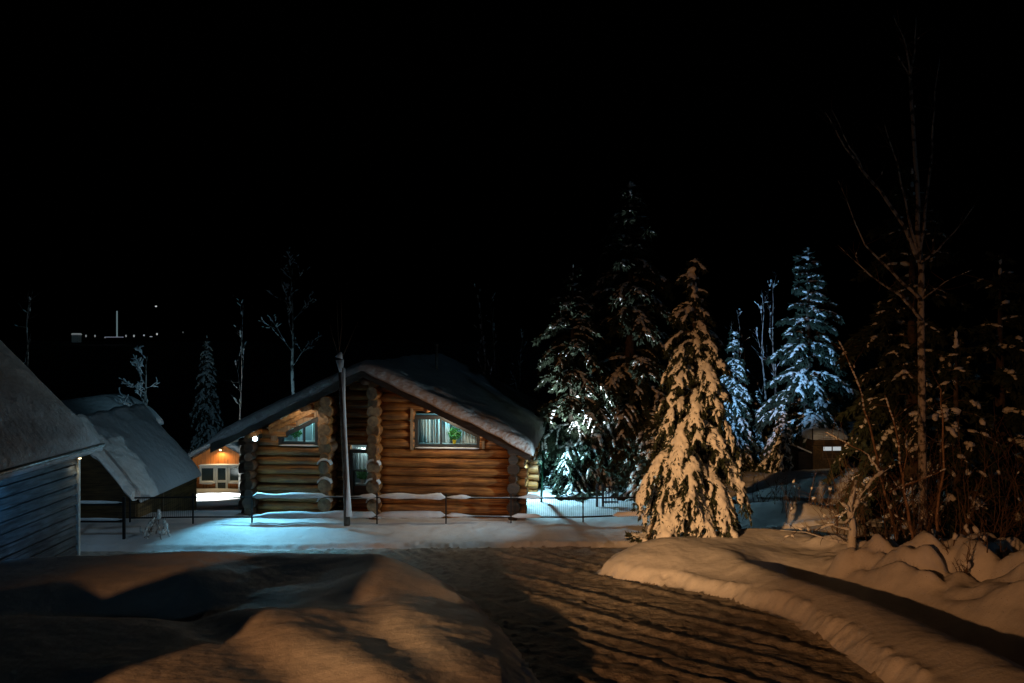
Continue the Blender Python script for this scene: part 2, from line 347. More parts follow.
Vr, Fr = sub(V, F[dm & ~far]); rob = npmesh('road', Vr, Fr, M['packed']); tag(rob, kind='structure', label='ploughed snow track with churned ruts')

# ------------------------------------------------------------------ snow slabs
def snow_sheet(name, fn, H, ns, nt, parent=None, material=None, n=5, drop=.0, seed=0, lump=.05, wav=0.):
    """closed slab: fn(s,t)->base point, s,t in [-1,1]; thickness H with rounded rim"""
    def g(k):
        a = np.linspace(-1, 1, k); return np.sign(a)*(1-(1-np.abs(a))**1.7)
    S, T = np.meshgrid(g(ns), g(nt)); sh = S.shape
    e = (np.clip(1-np.abs(S)**n, 0, 1)**.5)*(np.clip(1-np.abs(T)**n, 0, 1)**.5)
    P = np.array([fn(a, b) for a, b in zip(S.ravel(), T.ravel())])
    nz = fbm(P[:, 0]*1.6+seed, P[:, 1]*1.6+P[:, 2], seed, 3).reshape(sh)
    top = P.copy(); top[:, 2] += (H*e*(1+lump*4*nz*.5)).ravel()
    bot = P.copy(); rim = np.maximum(np.abs(S), np.abs(T))
    bot[:, 2] -= ((drop*ss(.93, 1, rim))*(1+wav*nz)).ravel(); top[:, 2] -= ((drop*ss(.985, 1, rim))*(1+wav*nz)).ravel()
    a, b = sh; i = (np.arange(a-1)[:, None]*b + np.arange(b-1)[None]).ravel()
    Ft = np.stack([i, i+1, i+b+1, i+b], 1); Fb = Ft[:, ::-1] + a*b
    V = np.concatenate([top, bot]); rimf = []
    o = a*b
    def edge(l):
        for p, q in zip(l[:-1], l[1:]): rimf.append((p, p+o, q+o, q))
    edge([k for k in range(b)]); edge([k*b+b-1 for k in range(a)]); edge([(a-1)*b+k for k in range(b)][::-1]); edge([k*b for k in range(a)][::-1])
    F = np.concatenate([Ft, Fb, np.array(rimf)])
    return npmesh(name, V, F, material or M['snow'], parent)
def snow_strip(name, p, q, wd, H, parent, seed=0, material=None, gaps=0., lump=.5, k=None):
    p, q = Vector(p), Vector(q); d = q-p; L = d.length; sd = Vector((-d.y, d.x, 0)).normalized()*wd/2
    k = k or max(6, int(L/.12))
    V = []; F = []; m = 7
    for i in range(k):
        t = i/(k-1); c = p+d*t; h = H*(1+lump*float(vnoise(t*L*1.7+seed, seed*1.3, seed+5)))
        if gaps: h *= float(ss(-gaps, -gaps+.25, vnoise(t*L*.8+seed*3, 2.2, seed+9)))
        h *= min(1, (min(t, 1-t)*L/.10+.02))**.5; h = max(h, .004)
        for j in range(m):
            a = math.pi*j/(m-1); wv = 1+.25*float(vnoise(t*L*2.3, j*.4+seed, seed+3))
            V.append(c + sd*math.cos(a)*wv*(1 if h > .01 else .3) + Vector((0, 0, math.sin(a)**.7*h - (.15*h if 0 < j < m-1 else .4*h))))
    for i in range(k-1):
        for j in range(m):
            j2 = (j+1) % m; F.append((i*m+j, (i+1)*m+j, (i+1)*m+j2, i*m+j2))
    mb = MB(); mb.add(V, F); mb.add(V[:m], [tuple(range(m))]); mb.add(V[-m:], [tuple(range(m))[::-1]])
    return mb.build(name, material or M['snow'], parent, smooth=True)
def snow_cap(mb, c, r, h, seed=0, n=10):
    c = Vector(c); rr = random.Random(seed); V = []; rings = 4
    for i in range(rings):
        a = i/rings*math.pi/2
        for k in range(n):
            t = 2*math.pi*k/n; q = r*math.cos(a)*(1+rr.uniform(-.08, .08)); V.append(c+Vector((math.cos(t)*q, math.sin(t)*q, math.sin(a)*h)))
    V.append(c+Vector((0, 0, h))); F = [tuple(range(n))[::-1]]
    for i in range(rings-1):
        for k in range(n): F.append((i*n+k, i*n+(k+1) % n, (i+1)*n+(k+1) % n, (i+1)*n+k))
    for k in range(n): F.append(((rings-1)*n+k, (rings-1)*n+(k+1) % n, len(V)-1))
    mb.add(V, F)

# ------------------------------------------------------------------ the log cabin
A = R(-5.5)
HX = -3.98; cab = empty('log_cabin', (HX, 22.7, 0), 'large round-log cabin with snowy gable roof and a cold lamp at its corner', 'cabin', rz=A)
Mh = Matrix.Translation((HX, 22.7, 0)) @ Matrix.Rotation(A, 4, 'Z')
def roofz(x): return 4.42 - abs(x)*.487         # underside of the roof
xa, xl, xm, xb = -3.5, -1.27, .12, 4.05
DEPTH = 10.2; LR = .136; SP = .262
def cut(iv, a, b):
    out = []
    for p, q in iv:
        if b <= p or a >= q: out.append((p, q)); continue
        if a > p: out.append((p, a))
        if b < q: out.append((b, q))
    return out
WR = [(1.26, 2.32), (3.08, 2.32), (3.08, 2.66), (2.0, 3.18), (1.26, 3.18)]
WL = [(-2.72, 2.34), (-1.58, 2.34), (-1.58, 3.12), (-2.72, 2.56)]
DR = [(-.78, .75), (-.18, .75), (-.18, 2.12), (-.78, 2.12)]
def xr(poly, z):
    xs = []
    for i in range(len(poly)):
        (x0, z0), (x1, z1) = poly[i], poly[(i+1) % len(poly)]
        if (z0 - z)*(z1 - z) < 0: xs.append(x0+(x1-x0)*(z-z0)/(z1-z0))
    return (min(xs), max(xs)) if len(xs) >= 2 else None
wl = MB(); wl_mid = MB(); k = 0
z = .05
lr2 = random.Random(3)
def logx(mb, x0, x1, y, z, r):
    n = max(3, int((x1-x0)/.5)+2); pts = []; rad = []
    for i in range(n):
        t = i/(n-1); pts.append((x0+(x1-x0)*t, y+lr2.uniform(-.008, .008), z+lr2.uniform(-.008, .008))); rad.append(r*(1+lr2.uniform(-.035, .035)))
    mb.tube(pts, rad, 14)
while z < 4.35:
    lim = (4.42 - z - .05)/.487
    for sect, y in (((xa-.05, xl+.05), 0), ((xl, xm), .55), ((xm-.05, xb+.05), 0)):
        iv = [(max(sect[0], -lim), min(sect[1], lim))]
        if iv[0][1]-iv[0][0] < .15: continue
        for poly in (WR, WL, DR):
            if (poly is DR) != (y > 0): continue
            es = [q for q in (xr(poly, z-.11), xr(poly, z), xr(poly, z+.11)) if q]
            e = (min(q[0] for q in es), max(q[1] for q in es)) if es else None
            if e is None:
                zs = [p[1] for p in poly]
                if min(zs)-.09 < z < max(zs)+.09: e = xr(poly, min(max(z, min(zs)+.03), max(zs)-.03))
            if e: iv = cut(iv, e[0]-.02, e[1]+.02)
        for a, b in iv:
            if b-a > .08: logx(wl if y == 0 else wl_mid, a, b, y, z+lr2.uniform(-.01, .01), LR*lr2.uniform(.95, 1.08))
    z += SP
fw = wl.build('front_wall', M['log'], cab, smooth=True)
wl_mid.build('recessed_wall', M['log'], cab, smooth=True)
# side walls and back wall of logs
for nm, x0 in (('side_wall', xb), ('side_wall', xa)):
    m_ = MB(); z = .05+SP/2
    while z < roofz(x0)-.05:
        m_.tube([(x0, -.05, z), (x0, DEPTH, z)], LR, 12); z += SP
    m_.build(nm, M['log'], cab, smooth=True)
m_ = MB(); z = .05
while z < 4.3:
    lim = min((4.42-z-.05)/.487, 4.1); m_.tube([(max(-lim, xa), DEPTH, z), (lim, DEPTH, z)], LR, 10); z += SP
m_.build('back_wall', M['log'], cab, smooth=True)
# dark inner lining behind the logs so gaps stay closed
# stacks of crossing log ends
def stack(name, x, y0, y1, z1, big, mats, dz=0, seed=1, snow_at=(), parent=cab, axis='y'):
    m_ = MB(); r_ = random.Random(seed); z = .05+SP/2+dz; i = 0; caps = []
    while z < z1:
        r = (big if i % 2 == 0 else big*.78)*r_.uniform(.93, 1.06); ex = r_.uniform(-.05, .05)
        if axis == 'y': pts = [(x+r_.uniform(-.02, .02), y0+ex, z), (x, y0+ex+.04, z), (x, y1, z)]
        else: pts = [(y1, x, z), (y0+ex-.04, x, z), (y0+ex, x, z)]
        m_.tube(pts, [r*.93, r, r] if axis == 'y' else [r, r, r*.93], 18, capm=1)
        if i in snow_at: caps.append((x, y0+ex, z, r))
        z += SP; i += 1
    o = m_.build(name, mats, parent, smooth=False)
    for p in o.data.polygons: p.use_smooth = len(p.vertices) == 4
    if caps:
        for (cx, cy, cz, r) in caps:
            s_ = MB(); V_ = []; m = 9
            for yy in (cy-.03, cy+.05, cy+.18):
                for j in range(m):
                    a = math.pi*(.12+.76*j/(m-1)); V_.append((cx+math.cos(a)*(r+.012), yy, cz+math.sin(a)*(r+.005)))
                for j in range(m-1, -1, -1):
                    a = math.pi*(.12+.76*j/(m-1)); th = .02+.05*math.sin(math.pi*j/(m-1)); V_.append((cx+math.cos(a)*(r+th), yy, cz+math.sin(a)*(r+th)))
            F_ = []; n = 2*m
            for i in range(2):
                for j in range(n): F_.append((i*n+j, i*n+(j+1) % n, (i+1)*n+(j+1) % n, (i+1)*n+j))
            F_ += [tuple(range(n))[::-1], tuple(range(2*n, 3*n))]
            s_.add(V_, F_); s_.build('snow_cap', M['snow'], o, smooth=True)
    return o
stack('log_end_stack', xl, -.42, .2, 3.75, .20, [M['log'], M['logend']], seed=2, snow_at=(0, 2, 4, 6))
stack('log_end_stack', xm, -.42, .2, 4.30, .20, [M['log'], M['logend']], seed=5, snow_at=(0, 2, 4, 6))
stack('corner_log_stack', xa, -.40, .2, 2.7, .17, [M['logdark'], M['logdark']], seed=8)  # darker copy of the log wood paints in the corner's shade
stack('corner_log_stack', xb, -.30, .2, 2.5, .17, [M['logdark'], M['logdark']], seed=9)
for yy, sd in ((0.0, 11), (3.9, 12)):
    stack('corner_log_stack', yy, xb+.35+(.1 if yy > 1 else 0), xb-.1, 2.35, .15, [M['log'], M['logendy'] if yy > 1 else M['logdark']], dz=-SP/2, seed=sd, axis='x')  # yard light put into the pale ends, corner shade into the dark ones
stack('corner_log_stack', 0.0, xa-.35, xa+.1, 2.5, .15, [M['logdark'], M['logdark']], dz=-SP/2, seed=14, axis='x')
# roof deck, barge boards, rafters
Y0, Y1 = -.95, DEPTH+.6; XE = 4.58; XL = 4.36; TH = .14
for s in (-1, 1):
    XS = XE if s > 0 else XL
    rb = MB(); rb.prism([(0, 4.42), (s*XS, roofz(XS)), (s*XS, roofz(XS)+TH), (0, 4.42+TH)][::s], Y0+.06, Y1)
    ro = rb.build('roof', [M['soffit']], cab, recalc=True)
    bb = MB(); bb.prism([(0, 4.42-.10), (s*XS, roofz(XS)-.10), (s*XS, roofz(XS)+TH+.02), (0, 4.42+TH+.02)][::s], Y0, Y0+.057)
    bb.build('barge_board', M['board'], cab, recalc=True)
    for f in (.38, .72):
        rf = MB(); x = s*XE*f; rf.tube([(x, Y0+.1, roofz(x)-.13), (x, .3, roofz(x)-.13)], .09, 10, capm=0); rf.build('purlin', M['log'], cab, smooth=True)
rp = MB(); rp.tube([(0, Y0+.1, 4.22), (0, .3, 4.22)], .12, 12); rp.build('ridge_log', M['logdark'], cab, smooth=True)
def rs(s, t):
    x = s*((XE if s > 0 else XL)+.08); zz = roofz(x)+TH+.03
    zz -= .05*math.exp(-(x/.35)**2)
    return (x, (Y0-.10)+(Y1-Y0+.15)*(t+1)/2, zz)
snow_sheet('roof_snow', rs, .27, 150, 110, cab, M['roofsnow'], n=34, drop=.06, seed=4, lump=.12, wav=1.2)
# windows
def window(poly, name, y, bars, dark=False, fw_=.075, deep=.16):
    fr = MB(); n = len(poly); cx = sum(p[0] for p in poly)/n; cz = sum(p[1] for p in poly)/n
    def inset(p, k):
        # shrink polygon by k toward the inside
        out = []
        for i in range(n):
            a, b, c = Vector(p[i-1]), Vector(p[i]), Vector(p[(i+1) % n])
            d1 = (b-a).normalized(); d2 = (c-b).normalized(); n1 = Vector((-d1.y, d1.x)); n2 = Vector((-d2.y, d2.x))
            m = (n1+n2); m = m/m.length; out.append(tuple(b+m*k/max(.3, m.dot(n1))))
        return out
    outp, inp = inset(poly, -.03), inset(poly, fw_)
    V_ = [(x, y-.05, z) for x, z in outp]+[(x, y-.05, z) for x, z in inp]+[(x, y+deep, z) for x, z in outp]+[(x, y+deep, z) for x, z in inp]
    F_ = []
    for i in range(n):
        j = (i+1) % n; F_ += [(i, j, n+j, n+i), (n+i, n+j, 3*n+j, 3*n+i), (i+2*n, 2*n+i+n, 3*n+j, 2*n+j), (j, i, 2*n+i, 2*n+j)]
    fr.add(V_, F_); o = fr.build(name, M['frame'], cab, recalc=True)
    for b in bars:
        bm_ = MB()
        if b[0] == 'v':
            e = [z for z in np.linspace(min(p[1] for p in inp), max(p[1] for p in inp), 60)]
            zs = [z for z in e if xr(inp, z+1e-4) and xr(inp, z+1e-4)[0] < b[1] < xr(inp, z+1e-4)[1]]
            bm_.box((b[1]-.025, y+.01, min(zs)-.01), (b[1]+.025, y+.06, max(zs)+.01))
        else:
            e = xr(inp, b[1]); bm_.box((e[0], y+.01, b[1]-.025), (e[1], y+.06, b[1]+.025))
        bm_.build('glazing_bar', M['frame'], o)
    g = MB(); g.add([(x, y+.075, z) for x, z in inp], [tuple(range(n))]); g.build('glass', M['glass'], o)
    # sill snow
    snow_strip('sill_snow', (poly[0][0], y-.06, poly[0][1]-.02), (poly[1][0], y-.06, poly[1][1]-.02), .07, .025, o, seed=3)
    return o, inp
wr, inr = window(WR, 'window', -.04, [('v', 1.98)])
wlft, inl = window(WL, 'window', -.04, [('v', -2.0)])
wd, ind = window(DR, 'glazed_door', .50, [('h', 1.52)])
# pale jambs
for x, z0, z1 in ((1.17, 2.25, 3.42), (-1.49, 2.3, 3.3), (3.2, 2.3, 2.66)):
    j = MB(); j.box((x-.035, -.17, z0), (x+.035, .05, z1)); j.build('window_jamb', M['palejamb'], cab)
# trim boards following the slope above the windows
for (x0, x1) in ((-3.0, -1.48), (2.0, 3.3)):
    t_ = MB()
    for k, (o0, o1) in enumerate(((.06, .19), (.20, .33))[:2 if x0 < 0 else 1]):
        f = lambda x, o: (x, -.16-.0*k, roofz(x)-o)
        poly = [(x0, roofz(x0)-o1), (x1, roofz(x1)-o1), (x1, roofz(x1)-o0), (x0, roofz(x0)-o0)]
        t_.prism(poly, -.17+.02*k, -.10)
    t_.build('trim_board', M['soffit'], cab, recalc=True)
fp = MB(); fp.prism([(-2.95, 2.35), (-2.77, 2.35), (-2.77, 2.60), (-1.53, 3.18), (-1.50, 3.36), (-2.95, 2.70)], -.12, -.03); fp.build('fill_board', M['palejamb'], cab, recalc=True)
# rooms behind the windows (closed boxes), curtains
def room(x0, x1, y0, y1, z0, z1, poly, lightp, col, parent, curt):
    m_ = MB()
    m_.add([(x0,y1,z0),(x1,y1,z0),(x1,y1,z1),(x0,y1,z1),(x0,y0,z0),(x1,y0,z0),(x1,y0,z1),(x0,y0,z1)], [(0,1,2,3),(4,5,1,0),(3,2,6,7),(4,0,3,7),(5,6,2,1)])
    o = m_.build('room_lining', mat('room_wall', (.35, .42, .45), .9), parent)
    for (a, b, yy, za, zb) in curt:
        n = 70; V_ = []
        for i in range(n):
            t = i/(n-1); xx = a+(b-a)*t; yw = yy+.025*math.sin(t*(b-a)*70)+.01*math.sin(t*(b-a)*23+1)
            V_ += [(xx, yw, za), (xx, yw, zb)]
        c = MB(); c.add(V_, [(2*i, 2*i+2, 2*i+3, 2*i+1) for i in range(n-1)]); c.build('curtain', M['curtain'], parent, smooth=True)
    l = point('room_light', (Mh @ Vector(((x0+x1)/2, y0+.10, z1-.05))), lightp, col, .04)
room(1.0, 3.25, .14, .75, 2.2, 3.25, WR, 12, (.42, .93, 1), wr, [(1.3, 1.62, .45, 2.3, 3.15), (1.66, 1.9, .45, 2.3, 3.15), (2.02, 2.15, .45, 2.3, 3.15), (2.45, 3.1, .45, 2.3, 3.1)])
room(-2.85, -1.42, .14, .75, 2.2, 3.2, WL, 13, (.45, .95, 1), wlft, [(-1.95, -1.78, .4, 2.35, 3.1), (-2.6, -2.3, .6, 2.35, 3.1)])
room(-.9, -.06, .67, 1.3, .6, 2.25, DR, 4, (.8, 1, .95), wd, [(-.75, -.2, .9, 1.5, 2.15)])
# soffit glow comes from the cold lamp at the corner
def leafy(name, loc, r, n, parent, seed, ml, size=.07):
    r_ = random.Random(seed); V_ = []; F_ = []
    for i in range(n):
        d = Vector((r_.gauss(0, 1), r_.gauss(0, 1)*.6, r_.gauss(0, 1))).normalized(); c = Vector(loc)+d*r*r_.uniform(.2, 1); c.z += 0
        a = Vector((r_.gauss(0, 1), r_.gauss(0, .5), r_.gauss(0, 1))).normalized()*size*r_.uniform(.5, 1.2); b = a.cross(Vector((r_.gauss(0,.5), 1, r_.gauss(0,.5)))).normalized()*size*.3
        k = len(V_); V_ += [c-a, c+b, c+a, c-b]; F_.append((k, k+1, k+2, k+3))
    m_ = MB(); m_.add(V_, F_); return m_.build(name, ml, parent)
def plant(pos, r, n, label, seed, potr=.06, poth=.11, yellow=True, size=.07):
    p = empty('house_plant', Mh @ Vector(pos), label, 'plant', rz=A)
    q = MB(); q.tube([(0, 0, 0), (0, 0, poth*.8), (0, 0, poth)], [potr*.7, potr, potr*1.1], 14); q.build('pot', M['pot'] if yellow else M['white'], p, smooth=False)
    s_ = MB()
    r_ = random.Random(seed)
    for i in range(6): s_.tube([(0, 0, poth*.9), (r_.uniform(-1, 1)*r*.4, r_.uniform(-.3, .3)*r, poth+r*.5), (r_.uniform(-1, 1)*r*.9, r_.uniform(-.3, .3)*r, poth+r*r_.uniform(.6, 1.6))], .004, 4)
    s_.build('stem', M['leaf'], p)
    leafy('foliage', (0, 0, poth+r*.85), r, n, p, seed, M['leaf'], size)
sl_ = MB(); sl_.box((1.28, .10, 2.36), (3.05, .35, 2.385)); sl_.build('window_board', M['white'], wr)
sl_ = MB(); sl_.box((-2.70, .10, 2.38), (-1.6, .35, 2.405)); sl_.build('window_board', M['white'], wlft)
plant((2.32, .24, 2.386), .20, 150, 'green houseplant in a yellow pot on the sill of the right lit cabin window', 4)
plant((-2.33, .24, 2.406), .16, 90, 'green houseplant in a white pot in the left lit cabin window', 5, yellow=False)
sl_ = MB(); sl_.box((-.76, .62, 1.10), (-.2, .8, 1.125)); sl_.build('window_board', M['white'], wd)
plant((-.5, .72, 1.126), .17, 160, 'leafy houseplant behind the lower pane of the middle cabin window', 6, yellow=False, size=.06)
# lower part of the door is a dark panel
dpn = MB(); dpn.box((-.70, .53, .80), (-.26, .57, 1.08)); dpn.build('door_panel', M['logdark'], wd)
# stove pipe
sp_ = MB(); sp_.tube([(1.05, 4.2, 3.85), (1.05, 4.2, 5.18)], .05, 12); stp = sp_.build('stove_pipe', M['steel'], cab, smooth=True)
cp_ = MB(); cp_.tube([(1.05, 4.2, 5.18), (1.05, 4.2, 5.20), (1.05, 4.2, 5.24)], [.085, .085, .02], 12); cp_.build('cowl', M['steel'], stp)
# cold lamp on the left corner
lp = Vector((-3.25, -.50, 2.55))
lb = MB(); lb.box((lp.x-.05, -.42, lp.z-.02), (lp.x+.05, -.14, lp.z+.10)); lb.box((lp.x-.10, -.50, lp.z-.07), (lp.x+.10, -.42, lp.z+.07))
lo = lb.build('wall_lamp', M['metal'], cab)
lg = MB(); lg.tube([(lp.x, -.503, lp.z), (lp.x, -.525, lp.z), (lp.x, -.55, lp.z)], [.065, .06, .02], 20); lg.build('lamp_glass', M['led'], lo)
LW = Mh @ (lp + Vector((-.0, -.10, 0)))
spot('corner_lamp_light', LW, LW+Vector((.35, -.95, -1.30)), 470, (.22, .72, 1), 92, .7, .04)
# cable sagging from gable to the pole
# ------------------------------------------------------------------ white-stemmed pole / snag in front
pts = [at(347, 518, 21.2), at(346, 480, 21.2), at(344, 440, 21.15), at(342, 400, 21.1), at(340, 356, 21.05)]
pole = empty('bare_pole', pts[0], 'slim grey leaning pole with snow stuck along one side, standing before the log cabin', 'pole')
pl = MB(); pl.tube([p-pts[0] - (Vector((0, 0, .2)) if i == 0 else Vector()) for i, p in enumerate(pts)], [.085, .08, .075, .07, .06], 12); pl.build('trunk', M['bark'], pole, smooth=True)
pn = MB(); off = Vector((.055, -.03, 0)); pn.tube([p-pts[0]+off for p in [at(347, 516, 21.2)]+pts[1:4]+[at(341, 368, 21.07)]], [.085, .045, .040, .045, .06], 8, jit=.2)
pn.tube([at(339, 358, 21.05)-pts[0]+Vector((0, -.02, 0)), at(341, 352, 21.05)-pts[0]], [.10, .03], 8, jit=.2); pn.tube([at(340, 372, 21.05)-pts[0]+Vector((.03,-.02,0)), at(340, 360, 21.05)-pts[0]], [.05, .10], 8, jit=.2)
pn.build('stuck_snow', M['snow'], pole, smooth=True)
br = MB(); r_ = random.Random(3)
for (u0, v0, u1, v1, u2, v2) in ((340,358,338,330,337,300),(339,352,342,325,341,295),(341,360,350,340,358,322),(339,356,333,338,330,325)):
    br.tube([at(u0, v0, 21.1)-pts[0], at(u1, v1, 21.1)-pts[0], at(u2, v2, 21.2)-pts[0]], [.02, .012, .005], 5)
br.build('twig', M['twig'], pole)

# ------------------------------------------------------------------ metal fence
FY = 21.75
fence = empty('metal_fence', (0, FY, .2), 'black two-rail metal fence with wire mesh and snow-laden rails in front of the log cabin', 'fence')
Lf = lambda p: Vector(p)-Vector((0, FY, .2))
def railz(u, v): return at(u, v, FY)
posts = [130, 193, 252, 377, 446, 511, 583, 660]
topv = {130:498,193:497,252:497,377:497,446:498,511:498,583:498,660:497}; botv = {130:518,193:517,252:517,377:516,446:516,511:517,583:517,660:514}
for u in posts:
    t = at(u, topv[u]-4, FY); m_ = MB(); m_.box(Lf((t.x-.018, FY-.018, gz(t.x, FY)-.3)), Lf((t.x+.018, FY+.018, t.z))); po = m_.build('post', M['metal'], fence)
for i, (a, b) in enumerate(zip(posts[:-1], posts[1:])):
    for tv, nm in ((topv, 't'), (botv, 'b')):
        p, q = at(a, tv[a], FY), at(b, tv[b], FY); dd = (q-p).normalized()*.019
        m_ = MB(); m_.beam(Lf(p+dd), Lf(q-dd), .028, .038); ra = m_.build('rail', M['metal'], fence)
        if a in (252, 377, 446, 193, 583) or (a == 511):
            e = .95 if a in (377,) else 1
            if a == 193: continue
            if a == 583 and nm == 't': continue
            pp, qq = Lf(p+dd+Vector((0, 0, .02))), Lf(q-dd+Vector((0, 0, .02)))
            if a == 583: pp = pp.lerp(qq, .38); qq = pp.lerp(qq, .75)
            if a == 511: qq = pp.lerp(qq, .42); 
            big = a in (252, 377)
            snow_strip('rail_snow', pp, qq, .15 if big else .12, .11 if big else (.14 if a > 500 else .07), ra, seed=i*3+(nm == 't'), gaps=.6 if a != 377 else .75, lump=.5)
    if a >= 511 or a in (130,):
        m_ = MB(); p, q = at(a, topv[a], FY), at(b, topv[b], FY); x = p.x+.06
        while x < q.x-.04:
            m_.box(Lf((x-.0022, FY-.003, at(a, botv[a], FY).z)), Lf((x+.0022, FY+.003, p.z))); x += .055
        m_.build('wire_mesh', M['metal'], fence)
f2 = empty('rail_fence', at(78, 530, 20.4), 'short dark two-rail fence with thin snow on its rails beside the blue-lit cabin', 'fence'); o2 = f2.location.copy()
for u in (76, 124):
    m_ = MB(); t = at(u, 498, 20.4); m_.box(t-o2-Vector((.03, .03, 1.1)), t-o2+Vector((.03, .03, .03))); m_.build('post', M['metal'], f2)
for v in (504, 521):
    m_ = MB(); p, q = at(74, v, 20.4), at(122, v, 20.4); m_.beam(p-o2, q-o2, .04, .07); rr = m_.build('rail', M['metal'], f2)
    snow_strip('rail_snow', p-o2+Vector((0,0,.035)), q-o2+Vector((0,0,.035)), .07, .05, rr, seed=v, lump=.3)

# ------------------------------------------------------------------ left cabin (blue-lit siding)
e0 = Vector((-9.35, 12.2, 3.0)); e1 = Vector((-9.62, 18.6, 3.0)); ridge1 = Vector((-12.0, 18.6, 5.40)); ridge0 = Vector((-11.75, 12.2, 5.40))
c1 = empty('plank_cabin', (-11.9, 15.4, .6), 'left-edge cabin with horizontal plank siding lit pale blue under a steep snowy roof', 'cabin'); oc = c1.location.copy()
c2b = lambda p: Vector(p)-oc
rf = MB()
th = Vector((0, 0, -.10)); eN, eF = e0+Vector((0,0,-.16)), e1+Vector((0,0,-.16)); rN, rF = ridge0+Vector((0,0,-.16)), ridge1+Vector((0,0,-.16))
lN, lF = rN+Vector((-2.4,0,-2.4)), rF+Vector((-2.4,0,-2.4))
for a, b, c, d in ((eN, eF, rF, rN), (rN, rF, lF, lN)):
    q = [c2b(p) for p in (a, b, c, d)]; rf.add(q+[p+th for p in q], [(0,1,2,3),(7,6,5,4),(0,4,5,1),(1,5,6,2),(2,6,7,3),(3,7,4,0)])
rf.build('roof', M['board'], c1, recalc=True)
def rs1(s, t):
    k = abs(s); 
    a, b = (ridge0, e0) if s > 0 else (ridge0, lN+Vector((0,0,.16))); a2, b2 = (ridge1, e1) if s > 0 else (ridge1, lF+Vector((0,0,.16)))
    p = a.lerp(b, k*1.02); q = a2.lerp(b2, k*1.02); r = p.lerp(q, (t+1)/2*1.01) - Vector((0, 0, .16-.004)); return tuple(r-oc)
snow_sheet('roof_snow', rs1, .26, 90, 90, c1, M['roofsnow'], n=18, drop=.05, seed=9, lump=.16)
# eastern wall as overlapping planks, running back
wx0, wx1 = -9.75, -9.98; zz = .2; i = 0
pm = MB(); H1 = .232
while zz < 2.75:
    top_ = min(zz+H1, 2.82)
    a = Vector((wx0, 12.3, zz)); b = Vector((wx1, 18.2, zz)); ot = Vector((.05, 0, 0)); it = Vector((.006, 0, 0)); up = Vector((0, 0, top_-zz-.04))
    pm.add([c2b(p) for p in (a+ot, b+ot, b+it+up, a+it+up, a-Vector((.05,0,0)), b-Vector((.05,0,0)), b-Vector((.05,0,0))+up, a-Vector((.05,0,0))+up)], [(0,1,2,3),(7,6,5,4),(0,4,5,1),(1,5,6,2),(2,6,7,3),(3,7,4,0)])
    zz += H1
sw = pm.build('siding_wall', M['siding'], c1, recalc=True)
bx = MB(); bx.box(c2b((-13.9, 12.35, -.2)), c2b((-10.05, 18.15, 2.9))); bx.build('wall', M['board'], c1)
gb = MB(); gb.prism([(-14.1+11.9, 2.3), (-9.95+11.9, 2.3), (-12+11.9, 4.5)], 2.70, 2.78); gb.build('gable', M['board'], c1, recalc=True)
cb = MB(); cb.box(c2b((wx1-.02, 18.2, 0)), c2b((wx1+.07, 18.28, 2.8))); cb.build('corner_board', M['white'], c1)
gt = MB(); gt.tube([c2b(e0+Vector((.05,0,-.12))), c2b(e1+Vector((.05,.05,-.12)))], .045, 10); gt.build('gutter', M['steel'], c1, smooth=True)
ul = MB(); ul.tube([c2b((-9.80, 18.05, 2.74)), c2b((-9.80, 18.05, 2.66))], [.03, .045], 10); ulo = ul.build('eave_lamp', M['steel'], c1)
ul = MB(); ul.tube([c2b((-9.80, 18.05, 2.655)), c2b((-9.80, 18.05, 2.64))], [.035, .02], 10); ul.build('bulb', M['bulb'], ulo)
spot('eave_lamp_light', (-9.80, 18.05, 2.60), (-9.92, 17.9, 1.0), 3.0, (1, .85, .55), 120, .8, .02)
spot('siding_fill_spot', (-8.5, 14.1, 2.6), (-9.95, 15.9, 1.9), 50, (.06, .45, 1), 56, 1, .05)  # added spot without a fixture, turns the siding blue

# ------------------------------------------------------------------ low shed behind it
sE0 = Vector((-10.35, 22.1, 1.0)); sE1 = Vector((-10.40, 26.6, 1.0)); sR0 = Vector((-12.25, 22.1, 3.15)); sR1 = Vector((-12.25, 26.6, 3.15))
c2 = empty('low_shed', (-12.25, 24.4, -.3), 'low brown plank shed with snow slipping off the near edge of its roof', 'shed'); oc2 = c2.location.copy()
def slab(mb, q, th):
    mb.add(q+[p-Vector((0,0,th)) for p in q], [(0,1,2,3),(7,6,5,4),(0,4,5,1),(1,5,6,2),(2,6,7,3),(3,7,4,0)])
dn = Vector((0,0,-.12)); rf = MB(); sL0 = sR0+Vector((-1.9,0,-2.15)); sL1 = sR1+Vector((-1.9,0,-2.15))
slab(rf, [p+dn-oc2 for p in (sE0, sE1, sR1, sR0)], .08); slab(rf, [p+dn-oc2 for p in (sR0, sR1, sL1, sL0)], .08); rf.build('roof', M['board'], c2, recalc=True)
def rs2(s, t):
    a, b = (sR0, sE0) if s > 0 else (sR0, sL0); a2, b2 = (sR1, sE1) if s > 0 else (sR1, sL1)
    return tuple(a.lerp(b, abs(s)*1.02).lerp(a2.lerp(b2, abs(s)*1.02), (t+1)/2) - oc2 + Vector((0,0,-.115)))
snow_sheet('roof_snow', rs2, .24, 80, 70, c2, M['roofsnow'], n=16, drop=.02, seed=12, lump=.2)
wmb = MB(); wmb.prism([(-1.72, -.4), (1.72, -.4), (1.72, 1.25), (0, 3.2), (-1.72, 1.25)], -2.15, -2.08); wmb.build('gable_wall', M['shed'], c2, recalc=True)
for k in range(1):
    m_ = MB(); zz = -.5
    while zz < 1.15:
        m_.box((1.70, -2.07, zz), (1.75, 2.1, zz+.19)); zz += .20
    m_.build('side_wall', M['shedm'], c2)
m_ = MB(); m_.box((1.755, -.55, -.4), (1.79, -.49, 1.05)); m_.build('batten', M['palejamb'], c2)
